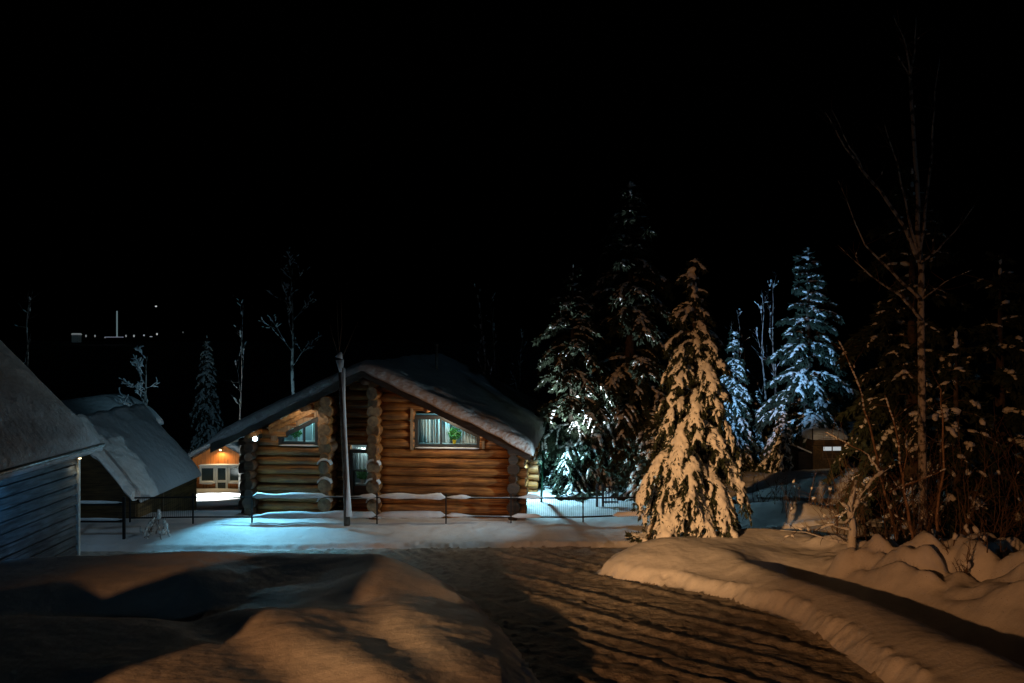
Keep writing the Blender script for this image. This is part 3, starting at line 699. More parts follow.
# slipping slab of snow on the near rake
sn = MB(); segs = []
slabs = [((88,455),(108,452),.20),((96,462),(113,458),.22),((103,466),(120,458),.26),((112,476),(128,470),.30),((120,488),(134,482),.30),((130,499),(142,492),.26)]
V_ = []; F_ = []
def rakep(t, off, hz): # along near rake from t=0 (eave) to 1
    p = sE0.lerp(sR0, t); return p + Vector((0, off, hz)) - oc2
n1, n2 = 30, 9
for i in range(n1):
    t = -.02 + i/(n1-1)*.80; wv = .10*float(vnoise(t*9, 1.1, 5)); step = .10*round(float(vnoise(t*7+2, 4.4, 8))*2)/2
    for j in range(n2):
        a = j/(n2-1)*math.pi*2
        V_.append(rakep(t, -.30+.32*math.cos(a)+wv*.6, .10+step*.7+.15*math.sin(a)+wv*.5))
for i in range(n1-1):
    for j in range(n2-1): F_.append((i*n2+j, (i+1)*n2+j, (i+1)*n2+j+1, i*n2+j+1))
sn.add(V_, F_); sn.add(V_[:n2], [tuple(range(n2))]); sn.add(V_[-n2:], [tuple(range(n2))]); sn.build('slipped_snow', M['roofsnow'], c2, smooth=False, recalc=True)
# third roof further back
c3 = empty('snowy_cabin', (-17.6, 33, -1.6), 'barely lit far roof rounded with snow, behind the low shed', 'cabin')
m_ = MB(); m_.prism([(-1.4, 0), (1.4, 0), (1.4, 3.3), (0, 4.2), (-1.4, 3.3)], -3, 3); m_.build('wall', M['board'], c3, recalc=True)
snow_sheet('roof_snow', lambda s, t: (s*1.7, t*3.4, 4.22-abs(s)**1.6*1.0), .38, 40, 24, c3, M['roofsnow'], n=8, drop=.1, seed=3)

# ------------------------------------------------------------------ orange cabin, far
OC = Vector((-15.3, 42, -2.75)); c4 = empty('orange_cabin', OC, 'small orange board cabin with white-framed door and windows, lit from its gable', 'cabin', rz=R(2))
HW = 1.75; ez, pz = 1.75, 2.75
m_ = MB(); m_.prism([(-HW, -.4), (HW, -.4), (HW, ez), (0, pz), (-HW, ez)], 0, 5); m_.build('wall', M['orange'], c4, recalc=True)
for s in (-1, 1):
    m_ = MB(); m_.prism([(0, pz+.02), (s*(HW+.35), ez-.18), (s*(HW+.35), ez-.08), (0, pz+.12)][::s], -.5, 5.3); m_.build('roof', M['board'], c4, recalc=True)
snow_sheet('roof_snow', lambda s, t: (s*(HW+.42), 2.4+t*2.98, pz+.125-abs(s)*1.21), .32, 50, 30, c4, M['roofsnow'], n=16, drop=.05, seed=21)
def wframe(x0, x1, z0, z1, name):
    f = MB(); t = .10
    f.box((x0, -.07, z0), (x1, .0, z0+t)); f.box((x0, -.07, z1-t), (x1, 0, z1)); f.box((x0, -.07, z0+t), (x0+t, 0, z1-t)); f.box((x1-t, -.07, z0+t), (x1, 0, z1-t))
    o = f.build(name, M['white'], c4); g = MB(); g.box((x0+t, -.03, z0+t), (x1-t, -.01, z1-t)); g.build('pane', M['darkglass'], o); return o
wframe(-1.15, -.33, .62, 1.48, 'window'); wframe(.33, 1.15, .62, 1.48, 'window')
d_ = wframe(-.31, .31, -.1, 1.48, 'door'); m_ = MB(); m_.box((-.21, -.068, .62), (.21, 0, .74)); m_.build('door_rail', M['white'], d_)
snow_strip('sill_snow', (-1.15, -.1, .60), (-.33, -.1, .60), .14, .10, c4, seed=5); snow_strip('sill_snow', (.33, -.1, .60), (1.15, -.1, .60), .14, .10, c4, seed=6)
m_ = MB(); m_.box((-1.2, -.09, 1.49), (1.2, 0, 1.53)); hd = m_.build('head_board', M['white'], c4); snow_strip('board_snow', (-1.2, -.07, 1.53), (1.2, -.07, 1.53), .10, .07, hd, seed=9)
m_ = MB(); m_.tube([(0, -.02, 2.42), (0, -.22, 2.42), (0, -.26, 2.36)], [.03, .03, .07], 10); gl = m_.build('gable_lamp', M['steel'], c4)
m_ = MB(); m_.tube([(0, -.26, 2.355), (0, -.26, 2.33)], [.06, .03], 10); m_.build('bulb', M['bulb'], gl)
q = OC+Vector((0, -.26, 2.28)); spot('gable_lamp_light', q, q+Vector((0, -.05, -1)), 55, (1, .72, .34), 165, .6, .04)
spot('yard_fill_spot', OC+Vector((1.2, -2.8, 3.2)), OC+Vector((1.0, -4.2, 0)), 4200, (.92, 1, .92), 70, .6, .06)  # assumed source without a fixture, whitens the snow before the orange cabin

# ------------------------------------------------------------------ trees
ico = bmesh.new(); bmesh.ops.create_icosphere(ico, subdivisions=1, radius=1); IV = np.array([v.co[:] for v in ico.verts]); IF = np.array([[v.index for v in f.verts] for f in ico.faces]); ico.free()
ico = bmesh.new(); bmesh.ops.create_icosphere(ico, subdivisions=2, radius=1); IV2 = np.array([v.co[:] for v in ico.verts]); IF2 = np.array([[v.index for v in f.verts] for f in ico.faces]); ico.free()
def blobs(name, C, AX, parent, seed=0, hi=False, material=None, lump=.28):
    """C (n,3) centres, AX (n,3,3) rows = scaled axes"""
    iv, if_ = (IV2, IF2) if hi else (IV, IF)
    C = np.array(C); AX = np.array(AX); n = len(C); r = np.random.RandomState(seed)
    s = 1+r.uniform(-lump, lump, (n, len(iv), 1)); P = np.einsum('vk,nkj->nvj', iv, AX)*s + C[:, None]
    Fa = (if_[None]+(np.arange(n)*len(iv))[:, None, None]).reshape(-1, 3)
    return npmesh(name, P.reshape(-1, 3), Fa, material or M['treesnow'], parent)
def axes(d, up, l, wd, h):
    d = d.normalized(); sd = d.cross(Vector((0, 0, 1)))
    sd = sd.normalized() if sd.length > .05 else Vector((1, 0, 0)); u = sd.cross(d).normalized()
    return [list(d*l), list(sd*wd), list(u*h)]
def spruce(name, loc, h, Rb, label, seed, snow=.8, group='snow-laden spruces around the cabin', heavy=False, blob=(.10, .07), step=.34, nb=7, gapz=.0, blade=(.16, .03), nblade=9, droop=.6, dens=1., lean=0, twigs=True, zlow=.05, pw=.8):
    r_ = random.Random(seed); t = empty(name, loc, label, 'tree', group)
    tr = MB(); tr.tube([(0, 0, -.3), (lean*.3, 0, h*.35), (lean, 0, h*.98)], [Rb*.075+.05, Rb*.045+.03, .012], 8); tr.build('trunk', M['bark'], t, smooth=True)
    NV = []; C = []; AX = []; z = h*zlow; core = MB()
    def path(p0, dirv, L, up, dr, n=6):
        out = []
        for i in range(n+1):
            s = i/n; out.append(p0 + dirv*(L*s*(1-.22*dr*s)) + Vector((0, 0, up*L*s - dr*L*s*s)))
        return out
    def needles(P, cnt, ln, wdt, spread):
        for _ in range(cnt):
            s = r_.random()**.8*(len(P)-1.001); i = int(s); f = s-i; p = P[i].lerp(P[i+1], f); d = (P[i+1]-P[i]).normalized()
            o = Vector((r_.gauss(0, 1), r_.gauss(0, 1), r_.gauss(-.5, .8))); o = (o - d*o.dot(d)*.5); o = (o.normalized()*.8 + d*.9).normalized()
            b = p + o*ln*r_.uniform(.6, 1.3); sd = o.cross(Vector((r_.gauss(0, 1), r_.gauss(0, 1), r_.gauss(0, 1)))).normalized()*wdt*r_.uniform(.6, 1.3)
            q = p + (b-p)*.35
            NV.append((p-o*ln*.1, q+sd, b, q-sd))
    def snowy(P, wd0, prob, tip=1.0):
        L = sum((P[i+1]-P[i]).length for i in range(len(P)-1)); n = max(2, int(L/(blob[0]*(.75 if heavy else 1.0))))
        if r_.random() > prob: return
        on = True
        for i in range(n):
            if not heavy and r_.random() < .35: on = r_.random() < prob
            if not on: continue
            s = (.15+.9*i/n)*(len(P)-1); s = min(s, len(P)-1.001); k = int(s); p = P[k].lerp(P[k+1], s-k); d = P[k+1]-P[k]
            tt = i/n; wd = wd0*(1-.55*tt)*r_.uniform(.65, 1.25); hh = wd*r_.uniform(.45, .75)
            C.append(list(p+Vector((r_.gauss(0, .2)*wd, r_.gauss(0, .2)*wd, hh*.55)))); AX.append(axes(d, None, blob[0]*r_.uniform(.75, 1.3)*(.9 if heavy else .8), wd, hh))
    while z < h*.97:
        T = z/h; Lb = Rb*(1-T)**pw*(1 if T > .2 else .72+1.4*T)
        k = max(3, int(nb*(1-T*.45)*dens)); a0 = r_.uniform(0, 6.3)
        for j in range(k):
            a = a0+6.283*j/k+r_.uniform(-.4, .4); L = Lb*r_.uniform(.62, 1.18)+.05
            if r_.random() < gapz: continue
            d = Vector((math.cos(a), math.sin(a), 0)); low = 1-T
            dr = droop*(.55+.9*low)*r_.uniform(.7, 1.25); up = .10+.35*T
            P = path(Vector((lean*T, 0, z+r_.uniform(-.5, .5)*step)), d, L, up, dr, 7)
            if z < h*.25:  # keep tips above the ground
                P = [Vector((p.x, p.y, max(p.z, .02+.05*r_.random()))) for p in P]
            core.tube(P, [.02*L/Rb+.006]*len(P), 3, cap=False)
            needles(P, int(nblade*L*3.2)+4, blade[0], blade[1], 1)
            snowy(P, blob[1]*(.6+.7*L/Rb), snow*(1.0 if heavy else .8))
            if L > .28 and twigs:
                m = max(2, int(L/.17))
                for q in range(1, m+1):
                    for sgn in (-1, 1):
                        if r_.random() < .12: continue
                        s = (.2+.75*q/m)*(len(P)-1); s = min(s, len(P)-1.01); i = int(s); p0 = P[i].lerp(P[i+1], s-i); dd = (P[i+1]-P[i]).normalized()
                        sd = Vector((-d.y, d.x, 0))*sgn; td = (dd*.75+sd*r_.uniform(.5, .9)); td.normalize(); tl = L*r_.uniform(.26, .42)*(1.1-.55*q/m)
                        Q = path(p0, td, tl, .02, dr*.75, 3)
                        if z < h*.25: Q = [Vector((p.x, p.y, max(p.z, .02))) for p in Q]
                        needles(Q, int(nblade*tl*4)+3, blade[0]*.85, blade[1], 1)
                        snowy(Q, blob[1]*(.42+.45*L/Rb), snow*(.95 if heavy else .7))
        z += step*(1-.5*T)*r_.uniform(.8, 1.2)*(.6+.4*Rb/2)
    core.build('branches', M['bark'], t)['kind'] = 'stuff'
    NV = np.array([[list(p) for p in q] for q in NV]).reshape(-1, 3); Fq = np.arange(len(NV)).reshape(-1, 4)
    npmesh('foliage', NV, Fq, M['foliage'], t, smooth=False)['kind'] = 'stuff'
    for zt in (h*.985, h*.95):
        C.append([lean, 0, zt]); AX.append([[blob[1]*.38, 0, 0], [0, blob[1]*.38, 0], [0, 0, blob[1]*.9]])
    if C:
        o = blobs('snow_load', C, AX, t, seed, hi=False); o['kind'] = 'stuff'
        if heavy:
            md = o.modifiers.new('r', 'REMESH'); md.mode = 'VOXEL'; md.voxel_size = .032
            me = bpy.data.meshes.new_from_object(o.evaluated_get(bpy.context.evaluated_depsgraph_get())); o.modifiers.clear(); o.data = me
            nv = len(me.vertices); co = np.empty(nv*3, np.float32); me.vertices.foreach_get('co', co); co = co.reshape(-1, 3); nn = np.empty(nv*3, np.float32)
            me.vertices.foreach_get('normal', nn); nn = nn.reshape(-1, 3)
            dsp = .030*fbm(co[:, 0]*7+co[:, 2]*5, co[:, 1]*7-co[:, 2]*6, 3, 3); co += nn*dsp[:, None]; me.vertices.foreach_set('co', co.ravel())
            me.materials.clear(); me.materials.append(M['treesnow']); me.polygons.foreach_set('use_smooth', np.full(len(me.polygons), True)); me.update()
    return t
def tree_at(u, vtop, Yd, Rb, name, label, seed, **kw):
    x = (u-512)/FPX*Yd; zb = gz(x, Yd); zt = EYE.z-(vtop-341.5)/FPX*Yd
    return spruce(name, (x, Yd, zb-.03), zt-zb, Rb, label, seed, **kw)
tree_at(694, 256, 19.0, 2.05, 'spruce', 'snow-draped spruce glowing orange on the mound by the road', 11, heavy=True, snow=.86, blob=(.105, .092), step=.42, nb=8, nblade=18, blade=(.15, .022), droop=.95, zlow=.12, pw=.72)
tree_at(630, 178, 28.0, 3.6, 'spruce', 'tallest dark spruce with grey snow flecks, left of the orange-lit spruce', 12, snow=.72, blob=(.15, .12), step=.55, nb=9, nblade=12, blade=(.24, .045), droop=.6, gapz=.12)
tree_at(573, 262, 27.2, 2.75, 'spruce', 'white-green lit spruce beside the right corner of the log cabin', 13, snow=.78, blob=(.12, .085), step=.44, nb=9, nblade=12, blade=(.2, .04), droop=.6, gapz=.1)
tree_at(734, 330, 32.0, 1.25, 'spruce', 'slim blue-lit spruce just right of the orange spruce', 14, snow=.92, blob=(.13, .085), step=.36, nb=8, nblade=9, blade=(.18, .035), droop=.7)
tree_at(783, 404, 29.5, .72, 'spruce', 'small pale blue-lit spruce, shortest of those left of the hut', 15, snow=.95, blob=(.11, .07), step=.3, nb=7, nblade=9, blade=(.14, .03), droop=.9)
tree_at(757, 392, 33.5, .85, 'spruce', 'small dim spruce between the slim and the shortest blue spruces', 16, snow=.8, blob=(.12, .07), step=.32, nb=7, nblade=9, blade=(.15, .035), droop=.8)
tree_at(808, 246, 31.5, 2.7, 'spruce', 'tall blue-lit spruce rising behind the small hut', 17, snow=.78, blob=(.16, .12), step=.50, nb=9, nblade=12, blade=(.22, .045), droop=.5, gapz=.08)
tree_at(912, 165, 21.5, 3.0, 'spruce', 'dark spruce behind the tall bare birch on the right', 18, snow=.5, blob=(.14, .11), step=.62, nb=8, nblade=14, blade=(.24, .045), droop=.5, gapz=.15)
tree_at(1000, 255, 20.0, 2.7, 'spruce', 'nearly black spruce at the right edge of the forest', 19, snow=.35, blob=(.16, .13), step=.62, nb=8, nblade=14, blade=(.24, .045), droop=.5, gapz=.15)
tree_at(956, 330, 18.5, 1.8, 'spruce', 'dusky spruce with brownish snow lumps beside the right-hand thicket', 25, snow=.4, blob=(.16, .13), step=.5, nb=8, nblade=12, blade=(.2, .04), droop=.5, gapz=.1)
tree_at(207, 334, 47.5, 1.6, 'spruce', 'narrow blue-grey snowy spruce behind the orange cabin roof', 20, snow=.97, blob=(.16, .12), step=.36, nb=7, nblade=7, blade=(.16, .035), droop=1.0)
tree_at(655, 400, 24.5, 1.0, 'spruce', 'low dark spruce at the right end of the fence', 22, snow=.6, blob=(.11, .08), step=.36, nb=8, nblade=12, blade=(.17, .035), droop=.7)
tree_at(600, 380, 30.5, 1.5, 'spruce', 'half-hidden spruce between the two big dark spruces', 23, snow=.7, blob=(.12, .09), step=.45, nb=8, nblade=11, blade=(.2, .04), droop=.6)

# bare trees
def bare(name, base, top, r0, label, seed, material, nbr=9, spread=.5, snow=.0, group='bare trees in the dark', levels=2, zb0=.3, thin=.45, blobr=.05, brl=.4):
    base, top = Vector(base), Vector(top); r_ = random.Random(seed); t = empty(name, base, label, 'tree', group)
    d = top-base; n = 8; P = [Vector() + d*(i/n) + Vector((r_.gauss(0, .02), r_.gauss(0, .02), 0))*d.length*.25*(i > 0) for i in range(n+1)]
    P[0].z -= .3
    tr = MB(); tr.tube(P, [r0*(1-.88*i/n) for i in range(n+1)], 7)
    brm = tr; C = []; AX = []
    def grow(p, dv, L, r, lev):
        Q = [p]; v = dv.copy()
        for i in range(5):
            v = (v + Vector((r_.gauss(0, .13), r_.gauss(0, .13), r_.gauss(.06, .1)))).normalized(); Q.append(Q[-1]+v*L/5)
        brm.tube(Q, [r*(1-.8*i/5) for i in range(6)], 5 if lev == 0 else 4, cap=False)
        if snow:
            for i in range(5):
                if r_.random() < snow:
                    for _ in range(3):
                        pp = Q[i].lerp(Q[i+1], r_.random()); rr = blobr*r_.uniform(.5, 1.2)*(1 if lev == 0 else .7); C.append(list(pp+Vector((0, 0, rr*.5)))); AX.append(axes(Q[i+1]-Q[i], None, rr*2, rr, rr*.7))
        if lev < levels:
            for i in range(3 if lev else 4):
                f = r_.uniform(.25, .95); k = min(4, int(f*5)); a = Vector((r_.gauss(0, 1), r_.gauss(0, 1), r_.gauss(.2, .6))).normalized()
                grow(Q[k].lerp(Q[k+1], f*5-k), (v*.7+a*.8).normalized(), L*r_.uniform(.35, .55), r*.45, lev+1)
    for i in range(nbr):
        f = zb0+(1-zb0)*(i+.5)/nbr; k = min(n-1, int(f*n)); a = r_.uniform(0, 6.28); dv = Vector((math.cos(a)*spread, math.sin(a)*spread*.8, 1)).normalized()
        grow(P[k].lerp(P[k+1], f*n-k), dv, d.length*brl*(1-f*.6)*r_.uniform(.7, 1.2), r0*(1-.8*f)*thin, 0)
    brm.build('trunk', material, t, smooth=True)
    if C: blobs('snow_load', C, AX, t, seed)['kind'] = 'stuff'
    return t
bare('bare_tree', at(294, 420, 34), at(292, 268, 34), .09, 'thin frosted bare tree rising behind the left slope of the log cabin roof', 1, M['birch'], nbr=7, spread=1.0, snow=.3, blobr=.04, levels=2, brl=.42)
bare('bare_tree', at(145, 430, 34), at(147, 356, 34), .08, 'short bare tree with thick blue snow above the low shed roof', 2, M['birch'], nbr=8, spread=1.5, snow=.7, blobr=.045, levels=2, zb0=.1, brl=.5)
for i, (u, vb, ut, vt, Yd, lab) in enumerate([(488,400,480,300,38,'leftmost thin bare sapling above the right roof slope'),(497,400,494,305,38,'straight thin bare sapling above the right roof slope, second of three'),(512,400,523,330,38,'leaning bare sapling above the right roof slope, nearest the spruces'),
        (767,500,762,290,35,'thin grey trunk between the slim blue and the tall blue spruces'),(776,470,772,280,36,'thin bare trunk close left of the tall blue spruce'),(240,420,243,305,40,'barely visible bare tree right of the narrow left spruce'),(741,460,738,310,36,'thin trunk right behind the slim blue spruce'),(30,420,27,300,36,'barely visible bare tree above the left cabin roof')]):
    b = at(u, vb, Yd); b.z = gz(b.x, Yd)-.1
    bare('bare_tree', b, at(ut, vt, Yd), .07 if i < 7 else .1, lab, 30+i, M['birch'], nbr=5, spread=.45, levels=1, snow=.15, brl=.28)
# birch, right: big limbs laid out by hand
def limb_tree(name, label, base, limbs, material, seed, twig=True, group=None, snow=0, blobr=.05, sides=6):
    snow *= .9; blobr *= .62
    base = Vector(base); t = empty(name, base, label, 'tree', group); r_ = random.Random(seed); C = []; AX = []
    tm = MB(); bm_ = tm; tw = MB()
    for li, (pts, r0, r1) in enumerate(limbs):
        P = [Vector(p)-base for p in pts]; Q = []
        for a, b in zip(P[:-1], P[1:]):
            for k in range(3): Q.append(a.lerp(b, k/3)+Vector((r_.gauss(0, 1), r_.gauss(0, 1), r_.gauss(0, .6)))*(.012 if k else 0))
        Q.append(P[-1]); n = len(Q)
        (tm if li == 0 else bm_).tube(Q, [r0+(r1-r0)*i/(n-1) for i in range(n)], sides, cap=True)
        if twig:
            for k in range(int(n*1.3)):
                i = r_.randrange(1, n-1); v = (Q[i+1]-Q[i]).normalized(); a = Vector((r_.gauss(0, 1), r_.gauss(0, .8), r_.gauss(.3, .6))).normalized(); d = (v*.6+a).normalized(); L = r_.uniform(.15, .7)
                p = Q[i]; S = [p]
                for _ in range(4): d = (d+Vector((r_.gauss(0, .2), r_.gauss(0, .2), r_.gauss(.05, .15)))).normalized(); S.append(S[-1]+d*L/4)
                tw.tube(S, [.008, .006, .005, .004, .003], 3, cap=False)
                if r_.random() < snow*.6:
                    C.append(list(S[2])); AX.append(axes(d, None, blobr*1.3, blobr*.6, blobr*.5))
        for i in range(n-1):
            if r_.random() < snow:
                pp = Q[i]; rr = blobr*r_.uniform(.6, 1.4); [(C.append(list(pp.lerp(Q[i+1], k_*.3)+Vector((0, 0, rr*.3)))), AX.append(axes(Q[i+1]-Q[i], None, rr*1.2*r_.uniform(.6,1.2), rr*r_.uniform(.5,.9), rr*.6))) for k_ in range(3)]
    tm.build('trunk', material, t, smooth=True)
    if tw.v: tw.build('twigs', M['twig'], t)['kind'] = 'stuff'
    if C: blobs('snow_load', C, AX, t, seed, lump=.35)['kind'] = 'stuff'
    return t
D = 17.5
def L(*uv, d=D): return [at(u, v, d+i*.05) for i, (u, v) in enumerate(uv)]
bb_ = at(922, 560, D)
limb_tree('birch_tree', 'tall bare birch with forking limbs against the black sky at right', bb_, [
    (L((922,575),(923,480),(922,380),(921,300),(919,250)), .10, .065),
    (L((919,250),(917,180),(913,120),(910,76)), .055, .03), (L((910,76),(906,45),(893,15)), .025, .008), (L((910,76),(915,50),(916,15)), .025, .008), (L((911,80),(903,65),(898,56)), .018, .006),
    (L((919,262),(905,228),(880,190),(862,170),(838,135),(825,112)), .05, .008), (L((862,170),(850,148),(832,110)), .025, .006),
    (L((918,255),(908,215),(898,165),(882,115)), .035, .007), (L((919,262),(925,210),(932,150),(935,90),(940,55)), .04, .006),
    (L((921,300),(895,275),(865,245),(838,180)), .04, .006), (L((921,262),(938,250),(960,225),(975,205)), .03, .006), (L((921,320),(900,295),(870,275),(838,245)), .035, .006),
    (L((921,300),(945,282),(972,270)), .02, .005)], M['birch'], 5, snow=.10, blobr=.045, group=None)
# orange-lit saplings by the right bank
D = 15.2
def sap(base, limbs, label, seed, snow=.5, blobr=.06, d=15.2):
    b = Vector(base); limb_tree('sapling', label, b, limbs, M['litbark'], seed, snow=snow, blobr=blobr, group='bare saplings on the right bank', sides=6)
sap(at(903, 552, 15.2), [(L((903,560),(895,530),(884,490),(873,440),(862,395)), .04, .018), (L((884,490),(878,470),(868,455),(845,442),(825,432)), .02, .008), (L((862,395),(852,370),(838,340)), .016, .006), (L((889,492),(902,486),(925,478),(942,465)), .032, .014), (L((882,482),(862,500),(842,515),(822,520)), .014, .006)], 'forked orange-lit sapling with snow clumps, in front of the thicket', 41, .65, .055)
sap(at(918, 548, 15.5), [(L((918,560),(910,525),(903,480),(896,430),(885,395), d=15.5), .035, .012), (L((903,480),(907,455),(905,430), d=15.5), .015, .006)], 'bent sapling right behind the forked orange-lit one', 42, .6, .05)
sap(at(938, 540, 15.4), [(L((936,545),(938,505),(944,470),(943,430),(941,390),(936,380), d=15.4), .028, .010), (L((944,470),(925,478),(905,485), d=15.4), .014, .008), (L((938,505),(930,522),(925,530)), .012, .006)], 'upright slim sapling with forked top, right of the bent one', 43, .35, .04)
sap(at(968, 545, 15), [(L((968,548),(966,520),(962,500)), .018, .006)], 'short thin stem poking from the snow, second from the right edge', 44, .2, .03)
sap(at(988, 545, 15), [(L((988,548),(986,520),(985,495)), .02, .006)], 'short thin stem poking from the snow nearest the right edge', 45, .2, .03)
# snow-wrapped stump with a long arching branch
stb = at(852, 548, 16.0)
limb_tree('snowy_stump', 'small snow-wrapped stump with long bare twigs beside the road bank', stb, [(L((852,556),(853,530),(850,505),(856,480), d=16), .10, .03), (L((852,545),(830,540),(805,532),(780,530), d=16), .02, .006), (L((852,520),(858,500),(872,480),(890,468), d=16), .014, .006), (L((848,530),(832,525),(815,530), d=16), .012, .004), (L((850,512),(838,500),(826,505), d=16), .01, .004)], M['treesnow'], 46, snow=.35, blobr=.09)
# brush of fine twigs (thicket)
def thicket(name, label, cen, n, seed, ext, hgt, snow=.3):
    r_ = random.Random(seed); cen = Vector(cen); t = empty(name, cen, label, 'shrub'); m_ = MB(); C = []; AX = []
    for i in range(n):
        p = Vector((r_.uniform(-1, 1)*ext[0], r_.uniform(-1, 1)*ext[1], 0)); p.z = gz(cen.x+p.x, cen.y+p.y)-cen.z-.05; d = Vector((r_.gauss(0, .28), r_.gauss(0, .25), 1)).normalized(); L_ = hgt*r_.uniform(.4, 1.1); S = [p]
        for k in range(6): d = (d+Vector((r_.gauss(0, .12), r_.gauss(0, .12), r_.gauss(0, .06)))).normalized(); S.append(S[-1]+d*L_/6)
        m_.tube(S, [.012*(1-.8*k/6) for k in range(7)], 3, cap=False)
        for k in range(6):
            for _ in range(2):
                e = (d+Vector((r_.gauss(0, .8), r_.gauss(0, .8), r_.gauss(.2, .5)))).normalized(); q = S[k].lerp(S[k+1], r_.random()); l2 = L_*r_.uniform(.08, .22)
                m_.tube([q, q+e*l2*.5+Vector((0, 0, .01)), q+e*l2], [.005, .004, .003], 3, cap=False)
            if k > 0 and r_.random() < snow: rr = r_.uniform(.02, .06); C.append(list(S[k])); AX.append(axes(d, None, rr*1.4, rr, rr*.8))
    m_.build('twigs', M['twig'], t)['kind'] = 'stuff'
    if C: blobs('snow_load', C, AX, t, seed, lump=.35)['kind'] = 'stuff'
thicket('thicket', 'dense dark thicket of bare shoots under the birch', (9.3, 17.2, 1), 110, 3, (2.2, 1.2), 2.6, .07)
thicket('shrub', 'low tangle of bare twigs sticking from the snow of the right bank', (8.1, 13.9, 1.2), 16, 4, (.7, .4), .7, .1)
thicket('shrub', 'small spray of twigs left of the black fence, by the low shed', (-9.2, 20.6, .3), 12, 5, (.4, .3), .7, .6)
thicket('shrub', 'brown brushwood at the foot of the heap below the hut', (9.0, 22.5, .4), 60, 6, (2.0, 1.0), 1.0, .12)

# ------------------------------------------------------------------ hut on the heap
hx, hy = 11.55, 29.0; hz = gz(hx, hy)
hut = empty('plank_hut', (hx, hy, hz), 'small tan plank hut with a pale lit window strip, on the brown snow heap', 'hut', rz=R(4)); hut.scale = (.82, .82, .84)
spot('hut_fill_light', (10.0, 26.4, hz+1.9), (11.6, 29.0, hz+.7), 38, (1, .66, .35), 60, 1, .04)  # added fill light for the hut, which the big spruce shades
m_ = MB(); m_.box((-.72, 0, -.3), (.72, 1.4, 1.02)); m_.build('wall', M['shedm'], hut)
m_ = MB(); m_.prism([(-.74, 1.03), (.74, 1.03), (.66, 1.36), (-.62, 1.40)], -.06, 1.42); m_.build('roof_box', M['shed'], hut, recalc=True)
snow_sheet('roof_snow', lambda s, t: (s*.80, .68+t*.80, 1.38), .28, 24, 20, hut, M['roofsnow'], n=5, drop=.12, seed=31)
f = MB(); f.box((-.33, -.05, .40), (.58, -.001, .45)); f.box((-.33, -.05, .95), (.58, -.001, 1.0)); f.box((-.33, -.05, .45), (-.28, -.001, .95)); f.box((.53, -.05, .45), (.58, -.001, .95)); f.box((.10, -.05, .45), (.15, -.001, .95)); f = f.build('window', M['palejamb'], hut)
g = MB(); g.box((-.28, -.03, .78), (.10, -.012, .95)); g.box((.15, -.03, .78), (.53, -.012, .95)); g.build('lit_pane', emis('hut_light', (.85, .95, 1), .45), f)
g = MB(); g.box((-.28, -.03, .45), (.10, -.012, .778)); g.box((.15, -.03, .45), (.53, -.012, .778)); g.build('lower_pane', M['shed'], f)
m_ = MB(); m_.box((-1.35, .1, -.3), (-.74, 1.1, .72)); ln = m_.build('lean_to', M['board'], hut)
m_ = MB(); slab(m_, [Vector(p) for p in ((-1.45, 0, 1.0), (-.74, 0, .70), (-.74, 1.2, .70), (-1.45, 1.2, 1.0))], .06); m_.build('lean_to_roof', M['snow'], ln, recalc=True)
m_ = MB(); m_.tube([(-.80, -.1, -.3), (-.80, -.1, 1.75)], .03, 8); m_.build('corner_post', M['board'], hut)

# ------------------------------------------------------------------ right yard bits
bs = Vector((1.6, 33.5, -.1)); sh = empty('yard_shed', bs, 'dark shed with grey snow roof just behind the right end of the log cabin', 'shed', rz=R(-8))
m_ = MB(); m_.box((-.7, 0, -.3), (1.6, 2.4, 1.3)); m_.build('wall', M['board'], sh)
m_ = MB(); m_.prism([(-1.0, .5+.75), (1.9, 1.25), (1.2, 2.7), (.4, 2.7)], -.5, 2.8); m_.build('roof', M['board'], sh, recalc=True)
snow_sheet('roof_snow', lambda s, t: (.45+s*1.5, -.58+(t+1)*1.7, 2.85-abs(s)**1.2*1.5), .3, 40, 30, sh, M['roofsnow'], n=10, drop=.08, seed=41)
gp = at(543, 500, 24.5); g1 = gz(gp.x, 24.5)
m_ = MB(); m_.tube([(gp.x-.06, 24.5, g1-.2), (gp.x, 24.5, 1.9)], .035, 10); m_.tube([(gp.x+.0, 24.5, 1.9), (gp.x+.0, 24.5, 1.95)], [.05, .03], 10); tag(m_.build('marker_post', M['green_post'], None, smooth=True), 'thin green post standing in the lit yard snow', 'post')
def feeder(u, v, Yd, s, label, nm='dog_house', cat='kennel'):
    p = at(u, v, Yd); p.z = gz(p.x, Yd); t = empty(nm, p, label, cat)
    m_ = MB(); m_.prism([(-.32*s, -.2), (.32*s, -.2), (.32*s, .5*s), (0, .82*s), (-.32*s, .5*s)], 0, .8*s); m_.build('wall', M['board'], t, recalc=True)
    m_ = MB(); m_.prism([(-.14*s, 0), (.14*s, 0), (.14*s, .32*s), (0, .42*s), (-.14*s, .32*s)], -.02, -.003); m_.build('doorway', M['black'], t, recalc=True)  # black plate on the wall paints the dark of an opening
    snow_sheet('roof_snow', lambda a, b: (a*.45*s, .35*s+b*.5*s, .84*s-abs(a)*.42*s), .18*s, 24, 14, t, M['snow'], n=6, drop=.03, seed=int(u))
feeder(567, 488, 27.6, .95, 'small dark kennel with white snow on its peaked roof beside the green post')
p = at(583, 490, 28.2); p.z = gz(p.x, p.y); t = empty('wrapped_bush', p, 'small round dark bush with a snow cap right of the kennel', 'shrub')
leafy('foliage', (0, 0, .35), .38, 500, t, 9, M['foliage'], .09); m_ = MB(); snow_cap(m_, (0, 0, .50), .27, .25, 3); m_.build('snow_cap', M['snow'], t, smooth=True)
